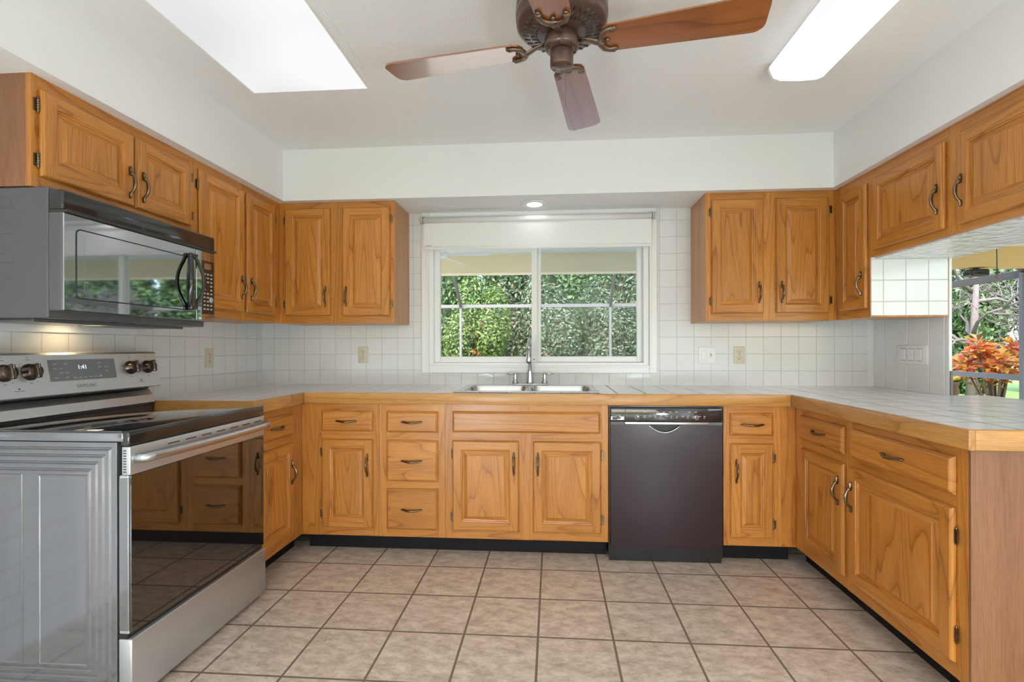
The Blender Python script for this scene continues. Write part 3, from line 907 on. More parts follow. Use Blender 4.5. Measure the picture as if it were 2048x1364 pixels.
# oven door
od = None
b = MB()
b.box(-1.418, -1.385, RY0 + 0.002, RY1 - 0.002, 0.246, 0.766, M['steel2'], 0.003)
b.box(-1.4185, -1.384, RY0 + 0.001, RY0 + 0.012, 0.255, 0.760, M['enamel'], 0.003)
od = b.build('oven_door', rg)
b = MB(); b.box(-1.386, -1.3795, RY0 + 0.006, RY1 - 0.004, 0.246, 0.7665, M['oven_glass'], 0.002); b.build('door_glass', od)
b = MB()
b.box(-1.4072, -1.3775, RY0 + 0.001, RY1 - 0.001, 0.767, 0.8605, M['steel2'], 0.003, 2)
for k in range(7):
    y = RY0 + 0.16 + k * 0.085
    b.box(-1.3776, -1.3770, y, y + 0.055, 0.838, 0.842, M['slot'])
for k in range(9):
    z = 0.776 + k * 0.0087
    b.box(-1.4005, -1.3905, RY0 + 0.0003, RY0 + 0.002, z, z + 0.0035, M['slot'], xf=None)
tp = b.build('top_rail', od)
b = MB()
n = 14
pts = [(-1.376, RY0 + 0.022, 0.820)] + [(-1.345 + 0.012 * math.sin(PI * k / n), RY0 + 0.030 + (RY1 - RY0 - 0.05) * k / n, 0.820) for k in range(n + 1)] + [(-1.376, RY1 - 0.014, 0.820)]
b.tube(pts, 0.0135, M['steel'], 14, [(0.8, 1.15)] * len(pts)); b.build('handle', od)
b = MB(); b.box(-1.418, -1.372, RY0 + 0.0, RY1 - 0.001, 0.022, 0.230, M['steel2'], 0.004, 2); b.box(-1.42, -1.39, RY0 + 0.004, RY1 - 0.004, 0.228, 0.246, M['blackp']); b.build('storage_drawer', rg)
# back console
b = MB()
b.prism([(-2.068, 0.912), (-1.938, 0.912), (-1.930, 0.925), (-1.941, 0.960), (-1.958, 0.986), (-1.985, 0.992), (-2.068, 0.992)], RY0 + 0.01, RY1 - 0.006, M['steel'], 'Y')
b.prism([(-2.02, 0.990), (-1.95, 0.990), (-1.95, 1.006), (-2.02, 1.006)], RY0 + 0.02, RY1 - 0.02, M['slot'], 'Y')
b.build('console_base', rg)
cb_ = MB()
prof = [(-2.068, 1.004), (-1.912, 1.000), (-1.906, 1.005), (-1.934, 1.158), (-1.942, 1.166), (-2.068, 1.170)]
cb_.prism(prof, RY0 + 0.003, RY1 + 0.004, M['steel2'], 'Y')
con = cb_.build('control_console', rg)
# frame on the slanted face: u along +y, v up the slope, n outwards
e_u = Vector((0, 1, 0)); e_v = Vector((-1.934 + 1.906, 0, 1.158 - 1.005)).normalized(); e_n = e_u.cross(e_v)
def face_m(y, s_, off=0.0):
    p = Vector((-1.906, y, 1.005)) + e_v * s_ + e_n * off
    return Matrix(((e_u.x, e_v.x, e_n.x, p.x), (e_u.y, e_v.y, e_n.y, p.y), (e_u.z, e_v.z, e_n.z, p.z), (0, 0, 0, 1)))
for y in (1.586, 1.672, 2.105, 2.198):
    b = MB(); mt = face_m(y, 0.092)
    b.lathe([(0.031, 0.0), (0.031, 0.004), (0.027, 0.006), (0.0265, 0.026), (0.024, 0.030), (0.004, 0.030)], M['knob'], 24, xf=mt)
    b.box(-0.0075, 0.0075, -0.027, 0.027, 0.026, 0.043, M['knob'], 0.004, 2, xf=mt)
    b.box(-0.001, 0.001, 0.010, 0.026, 0.043, 0.0435, M['mark'], xf=mt)
    b.build('knob', con)
b = MB(); mt = face_m(1.884, 0.093)
b.box(-0.143, 0.143, -0.0425, 0.0425, 0.0, 0.0012, M['display'], xf=mt)
dsp = b.build('display', con)
b = MB()
for k in range(5):
    for j in range(4):
        if (k + j) % 3 == 1: continue
        u = -0.125 + k * 0.022 if k < 3 else 0.062 + (k - 3) * 0.03
        b.box(u, u + 0.013, -0.03 + j * 0.018, -0.027 + j * 0.018, 0.0, 0.0016, M['mark'], xf=mt)
for k in range(6):
    u = -0.05 + k * 0.022
    b.box(u, u + 0.012, -0.033, -0.030, 0.0, 0.0016, M['mark'], xf=mt)
tag(b.build('button_legends', dsp), 'pale button legends')
text_mesh('1:41', 0.024, emis('clock_digits', (0.75, 0.85, 1.0), 1.4), 'clock_digits', con, face_m(1.884 - 0.008, 0.103, 0.0016))
text_mesh('SAMSUNG', 0.019, M['markd'], 'brand_lettering', con, face_m(1.884, 0.026, 0.0004))
b = MB()
for y in (1.586, 1.672, 2.105, 2.198):
    for (du, dv, wv_) in ((0, 0.046, 0.012), (0, 0.056, 0.006), (-0.03, 0.03, 0.004), (0.03, 0.03, 0.004), (-0.022, -0.036, 0.004), (0, -0.042, 0.01), (0.024, -0.036, 0.004)):
        b.box(du - wv_ / 2, du + wv_ / 2, dv - 0.0015, dv + 0.0015, 0, 0.0005, M['markd'], xf=face_m(y, 0.092))
for y in (1.628, 2.152):
    b.lathe([(0.003, 0), (0.003, 0.001)], M['slot'], 10, xf=face_m(y, 0.032)); b.box(-0.018, 0.018, -0.009, -0.0065, 0, 0.0005, M['markd'], xf=face_m(y, 0.032))
tag(b.build('dial_legends', con), 'small dark dial legends')

# ------------------------------------------------------------------ microwave
mw = thing('microwave_oven', 'black over-the-range microwave with mirrored door below the short wall cabinet', 'microwave', (0, 0, 0))
MY0, MY1, MXB, MXF = 1.542, 2.290, -2.072, -1.650
MZ0, MZ1 = 1.311, 1.7225
b = MB()
b.box(MXB, -1.706, MY0, MY1, MZ0 - 0.024, MZ1 + 0.010, M['mwside'], 0.003)
for z in (1.385, 1.475, 1.575, 1.660):
    b.rings(-1.92, -1.833, z, z + 0.036, [(0.0, 0.0), (0.0015, 0.002), (0.003, 0.002), (0.0045, 0.0006)], M['mwside'], M['mwside'], cap=M['mwside'], base=MY0)
b.build('body', mw)
b = MB(); b.box(-1.704, MXF, MY0, MY1, 1.6555, MZ1, M['mwblack'], 0.006, 3); b.box(-1.704, MXF + 0.012, MY0 + 0.004, MY1 - 0.004, 1.645, 1.6552, M['slot'])
b.build('vent_panel', mw)
b = MB(); b.box(-1.704, MXF - 0.0025, MY0, 2.1625, MZ0, 1.646, M['mwside'], 0.004, 2); b.box(MXF - 0.006, MXF, MY0 + 0.002, 2.1615, MZ0 + 0.001, 1.645, M['mwglass'], 0.002)
mdoor = b.build('door', mw)
b = MB()
def rrect_yz(y0, y1, z0, z1, r, n=6):
    out = []
    for cy, cz, a0 in ((y1 - r, z1 - r, 0), (y0 + r, z1 - r, PI / 2), (y0 + r, z0 + r, PI), (y1 - r, z0 + r, 1.5 * PI)):
        for k in range(n + 1):
            a = a0 + PI / 2 * k / n
            out.append((cy + r * math.cos(a), cz + r * math.sin(a)))
    return out
R = rrect_yz(1.588, 2.128, 1.357, 1.598, 0.018)
b.tube([(MXF + 0.0005, y, z) for y, z in R + R[:1]], 0.0022, M['blackp'], 6)
b.build('window_seal', mdoor)
b = MB(); b.prism(rrect_yz(1.618, 2.10, 1.376, 1.580, 0.006), MXF - 0.001, MXF + 0.0008, M['mwglass'], 'X'); b.build('door_window', mdoor)
# handle: lens-shaped loop
b = MB()
hy, hz0, hz1 = 2.128, 1.362, 1.612
n = 12
for sgn in (-1, 1):
    pts = []
    for k in range(n + 1):
        a = PI * k / n
        pts.append((MXF + 0.006 + 0.030 * math.sin(a), hy + sgn * (0.012 + 0.026 * math.sin(a)), hz0 + (hz1 - hz0) * k / n))
    b.tube(pts, [0.010] * (n + 1), M['mwblack'], 10, [(1.1, 0.75)] * (n + 1))
b.box(MXF - 0.002, MXF + 0.022, hy - 0.022, hy + 0.022, hz1 - 0.014, hz1 + 0.004, M['mwblack'], 0.006, 2)
b.box(MXF - 0.002, MXF + 0.022, hy - 0.022, hy + 0.022, hz0 - 0.004, hz0 + 0.030, M['mwblack'], 0.006, 2)
b.build('handle', mdoor)
b = MB(); b.box(-1.704, MXF - 0.0025, 2.1645, MY1, MZ0, 1.646, M['mwside'], 0.004, 2); b.box(MXF - 0.006, MXF, 2.1655, MY1 - 0.002, MZ0 + 0.001, 1.645, M['mwglass'], 0.002)
mcp = b.build('control_panel', mw)
b = MB(); b.box(MXF - 0.002, MXF + 0.0012, 2.200, 2.283, 1.345, 1.600, M['mwblack'], 0.001)
b.box(MXF, MXF + 0.0018, 2.215, 2.262, 1.560, 1.588, M['mwglass'])
for i in range(3):
    for j in range(10):
        if j in (5, 6) and i == 1: continue
        y = 2.209 + i * 0.023; z = 1.366 + j * 0.0185
        b.box(MXF, MXF + 0.0017, y, y + 0.014, z, z + 0.007, M['mark'])
b.lathe([(0.014, 0), (0.014, 0.002)], M['mark'], 18, xf=Matrix.Translation((MXF, 2.263, 1.415)) @ Matrix.Rotation(PI / 2, 4, 'Y'))
b.build('keypad', mcp)
b = MB()
b.prism([(-2.05, MZ0 - 0.026), (-1.76, MZ0 - 0.026), (-1.712, MZ0 - 0.001), (-2.05, MZ0 - 0.001)], MY0 + 0.012, MY1 - 0.012, M['mwblack'], 'Y')
b.box(-2.03, -1.80, MY0 + 0.03, MY0 + 0.33, MZ0 - 0.034, MZ0 - 0.0255, M['mwside'], 0.002); b.box(-2.03, -1.80, MY0 + 0.42, MY1 - 0.03, MZ0 - 0.034, MZ0 - 0.0255, M['mwside'], 0.002)
b.box(-1.80, -1.792, MY0 + 0.03, MY1 - 0.03, MZ0 - 0.036, MZ0 - 0.0255, M['mwside'])
b.build('bottom_tray', mw)
b = MB(); b.box(-2.02, -1.93, MY0 + 0.335, MY0 + 0.415, MZ0 - 0.0285, MZ0 - 0.0262, emis('warm_hood_lamp', (1.0, 0.74, 0.40), 15.0)); tag(b.build('hood_lamp', mw), 'lit warm hood lamp')
fs = MB(); fs.box(XW0 + 0.0005, XW0 + 0.012, 1.30, 2.301, 1.2490, 1.2855, M['board'], 0.002)
tag(fs.build('filler_strip'), 'white painted filler strip on the tiles under the microwave', 'strip')

# ------------------------------------------------------------------ electrical plates
def outlet(label, loc, rz):
    t = thing('power_outlet', label, 'outlet', loc, rz, 'ivory power outlets on the splashback tiles')
    b = MB(); b.box(-0.036, 0.036, -0.006, -0.0003, -0.0575, 0.0575, M['ivory'], 0.003, 2); b.build('cover_plate', t)
    b = MB()
    for s in (-1, 1):
        b.prism([(0.0165 * math.cos(a), s * 0.0205 + max(-0.0135, min(0.0135, 0.0175 * math.sin(a)))) for a in [2 * PI * k / 24 for k in range(24)]], -0.0085, -0.0055, M['ivory'], 'Y')
        b.box(-0.0085, -0.0062, -0.0089, -0.008, s * 0.0205 - 0.001, s * 0.0205 + 0.008, M['slot']); b.box(0.0062, 0.0085, -0.0089, -0.008, s * 0.0205 - 0.001, s * 0.0205 + 0.008, M['slot'])
        b.box(-0.0025, 0.0025, -0.0089, -0.008, s * 0.0205 - 0.010, s * 0.0205 - 0.005, M['slot'])
    b.lathe([(0.003, 0), (0.003, 0.001)], M['brass'], 10, xf=Matrix.Translation((0, -0.006, 0)) @ Matrix.Rotation(PI / 2, 4, 'X'))
    b.build('receptacle', t)
outlet('ivory power outlet on the left wall tiles beside the range', (XW0, 2.827, 1.124), PI / 2)
outlet('ivory power outlet on the back wall tiles left of the window', (-1.334, YW, 1.134), 0)
outlet('ivory power outlet on the back wall tiles right of the white switch plate', (1.2430, YW, 1.131), 0)
sw = thing('light_switch', 'white double switch plate on the back wall tiles right of the window', 'switch', (1.034, YW, 1.130))
b = MB(); b.box(-0.0565, 0.0565, -0.007, -0.0003, -0.0565, 0.0565, M['white_pl'], 0.003, 2); b.build('cover_plate', sw)
b = MB(); b.box(-0.0405, -0.007, -0.0105, -0.006, -0.033, 0.033, M['white_pl'], 0.002); b.build('rocker', sw)
b = MB(); b.box(0.0185, 0.0285, -0.0078, -0.006, -0.012, 0.012, M['ivory']); b.box(0.0195, 0.0275, -0.016, -0.006, -0.002, 0.011, M['mark'], 0.002); b.build('toggle', sw)
sw = thing('light_switch', 'white triple rocker switch plate on the white board wall by the pass-through', 'switch', (XW1, 3.030, 1.138), -PI / 2)
b = MB(); b.box(-0.1225, 0.1225, -0.007, -0.0003, -0.056, 0.056, M['white_pl'], 0.003, 2); b.build('cover_plate', sw)
for k in (-1, 0, 1):
    b = MB(); b.box(k * 0.066 - 0.019, k * 0.066 + 0.019, -0.012, -0.006, -0.033, 0.033, M['white_pl'], 0.002)
    b.rings(k * 0.066 - 0.023, k * 0.066 + 0.023, -0.037, 0.037, [(0, 0.0), (0.0005, 0.0015), (0.003, 0.0015), (0.0035, 0)], M['mark'], M['mark'], base=-0.0069); b.build('rocker', sw)

# ------------------------------------------------------------------ ceiling lights
pl = thing('ceiling_light_panel', 'large flat white light panel in the ceiling, left of the fan', 'ceiling light', (0, 0, ZC))
PX0, PX1, PY0, PY1 = -1.463, -0.893, -0.10, 2.318
b = MB(); fw = 0.045
for (x0, x1, y0, y1) in ((PX0 - 0.025, PX0, PY0, PY1), (PX1, PX1 + fw, PY0, PY1 - 0.01), (PX0 - 0.025, PX1 + fw, PY0 - fw, PY0)):
    b.box(x0, x1, y0, y1, -0.008, -0.0003, M['trim'], 0.002)
b.box(PX1 + 0.012, PX1 + 0.028, PY0, PY1 - 0.02, -0.013, -0.007, M['trim'], 0.002)
b.build('frame', pl)
def panel_emis():
    t = NT('panel_diffuser')
    e = t.n('ShaderNodeEmission', i_Strength=0.97)
    tc = t.n('ShaderNodeTexCoord')
    nz = t.n('ShaderNodeTexNoise', i_Scale=1.7, i_Detail=0.0)
    t.l(tc.outputs['Object'], nz.inputs['Vector'])
    c = t.ramp(nz.outputs[0], [(0.35, (0.80, 0.82, 0.82)), (0.65, (1, 1, 1))])
    t.l(c, e.inputs[0]); t.l(e.outputs[0], t.out.inputs['Surface'])
    return t.m
b = MB(); b.box(PX0, PX1, PY0, PY1, -0.006, -0.0003, panel_emis()); b.build('diffuser', pl)

def tube_light(label, x, y0, y1, w, strength):
    t = thing('fluorescent_light', label, 'ceiling light', (x, (y0 + y1) / 2, ZC), 0)
    L = (y1 - y0) / 2
    b = MB(); b.box(-w / 2 + 0.01, w / 2 - 0.01, -L, L, -0.028, -0.0003, M['white_pl'], 0.002); b.build('housing', t)
    prof = [(-w / 2, -0.018), (-w / 2 - 0.002, -0.030), (-w / 2 + 0.016, -0.072), (-w * 0.3, -0.084), (0, -0.088), (w * 0.3, -0.084), (w / 2 - 0.016, -0.072), (w / 2 + 0.002, -0.030), (w / 2, -0.018)]
    m = NT('prismatic_diffuser_' + str(len(bpy.data.materials)))
    e = m.n('ShaderNodeEmission')
    tc = m.n('ShaderNodeTexCoord'); sp = m.n('ShaderNodeSeparateXYZ'); m.l(tc.outputs['Object'], sp.inputs[0])
    # the two tubes inside glow through as bright streaks; fine prism ribs cross them
    a = m.math('ABSOLUTE', sp.outputs[0]); d = m.math('ABSOLUTE', m.math('SUBTRACT', a, 0.052))
    g = m.math('MAXIMUM', m.math('SUBTRACT', 1.0, m.math('DIVIDE', d, 0.052)), 0.0)
    rb = m.math('MULTIPLY', m.math('SINE', m.math('MULTIPLY', sp.outputs[1], 900.0)), 0.10)
    st = m.math('MULTIPLY', m.math('ADD', m.math('MULTIPLY_ADD', g, 0.75), rb), strength)
    for nd in m.t.nodes:
        if nd.type == 'MATH' and nd.operation == 'MULTIPLY_ADD': nd.inputs[2].default_value = 0.55
    m.l(st, e.inputs['Strength']); e.inputs[0].default_value = (1.0, 0.99, 0.98, 1)
    m.l(e.outputs[0], m.out.inputs['Surface'])
    b = MB(); b.prism(prof, -L + 0.012, L - 0.012, m.m, 'Y', True); b.build('diffuser', t)
    for s in (-1, 1):
        b = MB(); b.prism([(px * 1.02, pz * 1.02) for px, pz in prof], s * (L - 0.012), s * L, M['white_pl'], 'Y'); b.build('end_cap', t)
    return t
tube_light('long white wraparound fluorescent light on the ceiling, right of the fan', 1.085, 0.95, 2.262, 0.245, 2.0)
def fill_globe_light(label, x, y, h, strength):  # added fill globe on a stand, out of view, brightens the kitchen
    t = thing('fill_light', label, 'lamp', (x, y, 0), 0)
    b = MB(); b.lathe([(0.15, 0.0), (0.15, 0.012), (0.03, 0.03), (0.012, 0.04), (0.012, h - 0.05), (0.05, h - 0.03), (0.05, h)], M['chrome'], 24); b.build('stand', t)
    b = MB(); b.lathe([(0.17 * math.sin(PI * k / 16) + 0.001, -0.17 * math.cos(PI * k / 16)) for k in range(17)], emis('fill_globe', (0.77, 0.905, 1.0), strength), 24, (0, 0, h + 0.165)); b.build('fill_globe', t)
fill_globe_light('added white globe fill light in the adjoining room, left behind the viewpoint', -2.9, -1.5, 1.60, FILL * 0.6)
fill_globe_light('low added white globe fill light right behind the viewpoint', 1.25, -0.75, 0.36, FILL)
fill_globe_light('low added white globe fill light behind the viewpoint, left of the middle', -0.95, -0.65, 0.36, FILL)

cl = thing('recessed_downlight', 'round lit downlight in the soffit over the sink', 'ceiling light', (-0.116, 3.205, ZS))
b = MB(); b.lathe([(0.074, -0.0005), (0.090, -0.0005), (0.090, -0.004), (0.080, -0.007), (0.074, -0.005)], M['trim'], 32); b.build('trim_ring', cl)
b = MB(); b.lathe([(0.073, -0.0005), (0.073, -0.003), (0.05, -0.005)], emis('downlight_lens', (1, 0.98, 0.95), 14.0), 32); b.build('lens', cl)

# ------------------------------------------------------------------ ceiling fan
FX, FY, FZ = 0.032, 1.634, 2.185
fn = thing('ceiling_fan', 'bronze ceiling fan with four wooden blades in the middle of the ceiling', 'ceiling fan', (FX, FY, ZC))
dz = -ZC
b = MB()
b.lathe([(0.070, 2.22), (0.120, 2.232), (0.138, 2.240), (0.146, 2.246), (0.150, 2.252), (0.1485, 2.268), (0.152, 2.270), (0.1525, 2.292), (0.150, 2.294), (0.152, 2.296), (0.148, 2.345), (0.120, 2.385), (0.075, 2.41), (0.075, 2.4455)],
        M['fan_metal'], 48, (0, 0, dz))
b.build('motor_housing', fn)
b = MB()
for k in range(34):
    a = 2 * PI * k / 34 + 0.05
    for r0, r1 in ((0.080, 0.103), (0.111, 0.130)):
        z0_ = 2.2232 + (r0 - 0.07) * 0.24; z1_ = 2.2232 + (r1 - 0.07) * 0.24
        R3 = Matrix.Rotation(a, 4, 'Z')
        p0 = R3 @ Vector((r0, 0, z0_ + dz - 0.0015)); p1 = R3 @ Vector((r1, 0, z1_ + dz - 0.0015))
        b.tube([p0, p1], 0.0044, M['slot'], 6)
tag(b.build('vent_slots', fn), 'dark radial vent slots')
b = MB()
b.lathe([(0.030, 2.165), (0.052, 2.170), (0.057, 2.178), (0.057, 2.205), (0.050, 2.212), (0.050, 2.222)], M['fan_metal'], 32, (0, 0, dz))
b.lathe([(0.004, 2.1125), (0.036, 2.1125), (0.0385, 2.116), (0.0385, 2.158), (0.034, 2.166)], M['fan_metal'], 32, (0, 0, dz))
for a in (2.6, 5.74):
    b.lathe([(0.0035, 0), (0.0035, 0.0015)], M['slot'], 10, (0.029 * math.cos(a), 0.029 * math.sin(a), 2.1110 + dz))
for k in range(6):
    a = k * PI / 3 + 0.3
    b.lathe([(0.004, 0), (0.004, 0.004)], M['slot'], 10, (0.047 * math.cos(a), 0.047 * math.sin(a), 2.1665 + dz))
b.build('switch_housing', fn)
def blade_mesh():
    b = MB()
    R0, R1 = 0.128, 0.626
    out = []
    out += [(R0, -0.028), (R0 + 0.012, -0.048), (R0 + 0.03, -0.056)]
    out += [(R1 - 0.05, -0.073)]
    for k in range(7):
        a = -PI / 2 + (PI / 2) * k / 6
        out.append((R1 - 0.035 + 0.035 * math.cos(a), -0.038 + 0.035 * math.sin(a)))
    for k in range(7):
        a = (PI / 2) * k / 6
        out.append((R1 - 0.035 + 0.035 * math.cos(a), 0.038 + 0.035 * math.sin(a)))
    out += [(R1 - 0.05, 0.073), (R0 + 0.03, 0.056), (R0 + 0.012, 0.048), (R0, 0.028)]
    b.prism(out, -0.003, 0.003, M['fan_wood'], 'Z')
    return b.mesh('blade')
def iron_mesh():
    b = MB()
    # arm from the hub, then a three-pronged crescent under the blade root
    b.tube([(0.048, 0, 0.012), (0.085, 0, 0.004), (0.118, 0, -0.010), (0.140, 0, -0.0085)], [0.009, 0.008, 0.010, 0.008], M['fan_iron'], 10, [(1.4, 0.6)] * 4)
    for s in (-1, 1):
        pts = [(0.128, 0, -0.0085), (0.129, s * 0.018, -0.0085), (0.138, s * 0.034, -0.0085), (0.154, s * 0.043, -0.0085), (0.172, s * 0.043, -0.0085)]
        b.tube(pts, [0.012, 0.0115, 0.011, 0.0095, 0.0115], M['fan_iron'], 10, [(1, 0.6)] * 5)
        b.lathe([(0.010, 0), (0.008, 0.004), (0.003, 0.006)], M['fan_iron'], 12, xf=Matrix.Translation((0.172, s * 0.043, -0.006)) @ Matrix.Rotation(PI, 4, 'X'))
    b.lathe([(0.009, 0), (0.007, 0.004), (0.003, 0.006)], M['fan_iron'], 12, xf=Matrix.Translation((0.150, 0, -0.006)) @ Matrix.Rotation(PI, 4, 'X'))
    return b.mesh('blade_iron')
BLM, IRM = blade_mesh(), iron_mesh()
for k in range(4):
    a = -0.187 + k * PI / 2
    mt = Matrix.Translation((0, 0, FZ + dz)) @ Matrix.Rotation(a, 4, 'Z') @ Matrix.Rotation(-0.14, 4, 'X')
    o = place(BLM, 'blade', fn); o.matrix_local = mt
    i_ = place(IRM, 'blade_iron', fn); i_.matrix_local = mt
b = MB()
for k in range(28):
    z = 2.112 - 0.0042 * k
    b.lathe([(0.0004, -0.0017), (0.0016, 0), (0.0004, 0.0017)], M['brass'], 6, (0.014, 0.030, z + dz))
b.build('pull_chain', fn)

# ------------------------------------------------------------------ outdoors
b = MB(); b.box(-40, 40, 3.5, 60, -0.20, -0.12, M['lawn'])
b.box(2.36, 40, -30, 3.5, -0.20, -0.12, M['lawn']); b.box(-40, -4.4, -30, 3.5, -0.20, -0.12, M['lawn']); b.box(-4.4, 2.36, -30, YR - 0.13, -0.20, -0.12, M['lawn'])
tag(b.build('ground'), 'sunlit green lawn around the house', kind='structure')
b = MB(); b.box(-9, 5.9, 3.53, 10.6, -0.119, -0.04, M['concrete']); b.box(2.37, 9.0, -3.0, 6.6, -0.119, -0.041, M['concrete'])
tag(b.build('floor'), 'pale concrete patio floor outside', kind='structure')
b = MB(); b.box(-9, 9.0, 3.53, 6.2, 2.335, 2.55, M['trim']); b.box(2.36, 4.9, -3.0, 3.53, 2.335, 2.55, M['trim'])
tag(b.build('ceiling'), 'white porch ceiling outside the window', kind='structure')
b = MB(); b.box(-9, 3.3, 6.0, 6.2, 2.105, 2.335, M['cream']); b.box(3.3, 9.0, 6.0, 6.2, 2.105, 2.335, M['tan'])
tag(b.build('trim_2'), 'cream stucco beam along the outer edge of the porch', kind='structure')

cg = thing('screen_enclosure', 'dark aluminium screen cage round the patio', 'screen enclosure', (0, 0, 0))
def bar(p0, p1, w, h, mat, name):
    p0, p1 = Vector(p0), Vector(p1)
    L = (p1 - p0).length
    q = (p1 - p0).to_track_quat('X', 'Z')
    b = MB(); b.box(0, L, -w / 2, w / 2, -h / 2, h / 2, mat, 0.004)
    o = b.build(name, cg); o.location = p0; o.rotation_mode = 'QUATERNION'; o.rotation_quaternion = q
    return o
YG, ZG, XG = 10.5, 2.08, 5.75
post_x = [-4.95, -1.98, -0.38, 1.22, 3.1]
for x in (-3.6, -1.98, -0.38, 1.22, 3.1):
    bar((x, YG, -0.04), (x, YG, ZG), 0.05, 0.05, M['alu_w'], 'post')
    bar((x, YG, ZG), (x, 6.25, ZG + (YG - 6.25) * 0.75), 0.05, 0.09, M['alu'], 'rafter')
bar((-6.5, YG, ZG), (XG, YG, ZG), 0.06, 0.07, M['alu_w'], 'eave_rail')
bar((XG, YG, ZG), (XG, 6.35, ZG), 0.06, 0.09, M['alu'], 'eave_rail')
bar((XG, 6.35, ZG), (9.5, 6.35, ZG + 0.02), 0.06, 0.09, M['alu'], 'eave_rail')
bar((XG, 6.35, -0.04), (XG, 6.35, ZG), 0.10, 0.13, M['alu'], 'corner_post')
bar((XG - 0.09, 6.35, -0.04), (XG - 0.09, 6.35, ZG), 0.05, 0.05, M['alu_w'], 'post')
bar((XG, 8.6, -0.04), (XG, 8.6, 0.80), 0.05, 0.05, M['alu'], 'post')
bar((XG, YG, 0.82), (XG, 6.35, 0.80), 0.05, 0.07, M['alu_w'], 'chair_rail')
bar((XG + 0.16, 6.35, 0.82), (9.5, 6.35, 0.82), 0.05, 0.06, M['alu'], 'chair_rail')
bar((XG + 0.18, 6.36, -0.04), (XG + 0.18, 6.36, 1.72), 0.05, 0.06, M['alu'], 'door_stile')
bar((XG + 0.15, 6.36, 1.72), (9.5, 6.36, 1.76), 0.05, 0.07, M['alu'], 'door_head')
bar((XG, 6.35, ZG), (XG - 0.9, 6.35 - 0.0, ZG + 0.55), 0.06, 0.08, M['alu'], 'rafter')

# white porch fan seen through the top of the window
pf = thing('ceiling_fan', 'white porch ceiling fan seen through the window', 'ceiling fan', (-1.20, 5.05, 2.335))
b = MB(); b.lathe([(0.05, -0.215), (0.10, -0.205), (0.11, -0.155), (0.05, -0.125), (0.02, -0.115), (0.02, 0.0)], M['white_pl'], 24); b.build('motor_housing', pf)
bmesh_b = MB(); bmesh_b.prism([(0.13, -0.05), (0.50, -0.07), (0.55, -0.05), (0.56, 0.0), (0.55, 0.05), (0.50, 0.07), (0.13, 0.05)], -0.004, 0.004, M['white_pl'], 'Z')
pm = bmesh_b.mesh('porch_blade')
for k in range(5):
    place(pm, 'blade', pf, (0, 0, -0.185), (0.30, 0, 0.0 + k * 2 * PI / 5))

def leaf_cloud(b, c, rad, n, size, mat, r, shell=0.55, squash=0.5, tri=False):
    V, F = [], []
    for k in range(n):
        while True:
            p = Vector((r.uniform(-1, 1), r.uniform(-1, 1), r.uniform(-1, 1)))
            l = p.length
            if shell < l < 1.0: break
        nrm = (p.normalized() + Vector((r.uniform(-1, 1), r.uniform(-1, 1), r.uniform(-.6, 1.2))) * 0.8).normalized()
        q = Vector((c[0] + p.x * rad[0], c[1] + p.y * rad[1], c[2] + p.z * rad[2]))
        t1 = nrm.orthogonal().normalized()
        t1 = Matrix.Rotation(r.uniform(0, 2 * PI), 3, nrm) @ t1
        t2 = nrm.cross(t1)
        s = size * r.uniform(0.6, 1.35); w = s * squash
        o = len(V)
        V += [tuple(q - t1 * s), tuple(q + t2 * w + nrm * w * .25), tuple(q + t1 * s), tuple(q - t2 * w + nrm * w * .25)]
        F.append((o, o + 1, o + 2, o + 3))
    b.add(V, F, mat)
def blob(b, c, rad, mat, r, n=14, m=9):
    V, F = [], []
    for j in range(m + 1):
        ph = PI * j / m
        for i in range(n):
            th = 2 * PI * i / n
            k = 0.8 + 0.2 * r.random()
            V.append((c[0] + rad[0] * k * math.sin(ph) * math.cos(th), c[1] + rad[1] * k * math.sin(ph) * math.sin(th), c[2] + rad[2] * k * math.cos(ph)))
    for j in range(m):
        for i in range(n):
            F.append((j * n + i, j * n + (i + 1) % n, (j + 1) * n + (i + 1) % n, (j + 1) * n + i))
    b.add(V, F, mat, True)

def bush(label, x, y, w, d, h, mat, n, size, seed, name='hedge_shrub', group='shrubs along the garden hedge', flowers=0, lobes=9):
    r = random.Random(seed)
    t = thing(name, label, 'shrub', (x, y, -0.12), 0, group)
    b = MB()
    for k in range(lobes):
        cx, cy = r.uniform(-w * .6, w * .6), r.uniform(-d * .35, d * .35)
        cz = h * (0.18 + 0.62 * (k / max(1, lobes - 1)))
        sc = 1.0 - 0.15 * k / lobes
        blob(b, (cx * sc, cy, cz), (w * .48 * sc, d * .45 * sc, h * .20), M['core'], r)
        leaf_cloud(b, (cx * sc, cy, cz), (w * .60 * sc, d * .58 * sc, h * .27), n // lobes, size, mat, r, 0.72)
    b.build('foliage', t)
    if flowers:
        b = MB()
        for k in range(flowers):
            leaf_cloud(b, (r.uniform(-w * .5, w * .5), -d * .55 - 0.1, h * r.uniform(0.35, 0.72)), (0.06, 0.05, 0.06), 8, 0.035, M['flower'], r, 0.1)
        tag(b.build('blossom', t), 'small red blossoms')
    b = MB()
    for k in range(4):
        b.tube([(r.uniform(-.2, .2), r.uniform(-.1, .1), 0), (r.uniform(-.4, .4) * w, 0, h * .5)], [0.035, 0.015], M['stem'], 6)
    b.build('stem', t)
    return t
bush('yellowish green hedge shrub past the left end of the window', -5.3, 12.6, 0.80, 0.9, 3.1, M['leafA'], 9000, 0.047, 16)
bush('bright green hedge shrub with red blossoms behind the left edge of the window', -3.58, 12.4, 0.76, 0.9, 3.0, M['leafA'], 12000, 0.043, 10, flowers=3)
bush('bright green hedge shrub with red blossoms behind the left window pane', -1.85, 12.4, 0.80, 0.9, 3.0, M['leafA'], 13000, 0.043, 11, flowers=4)
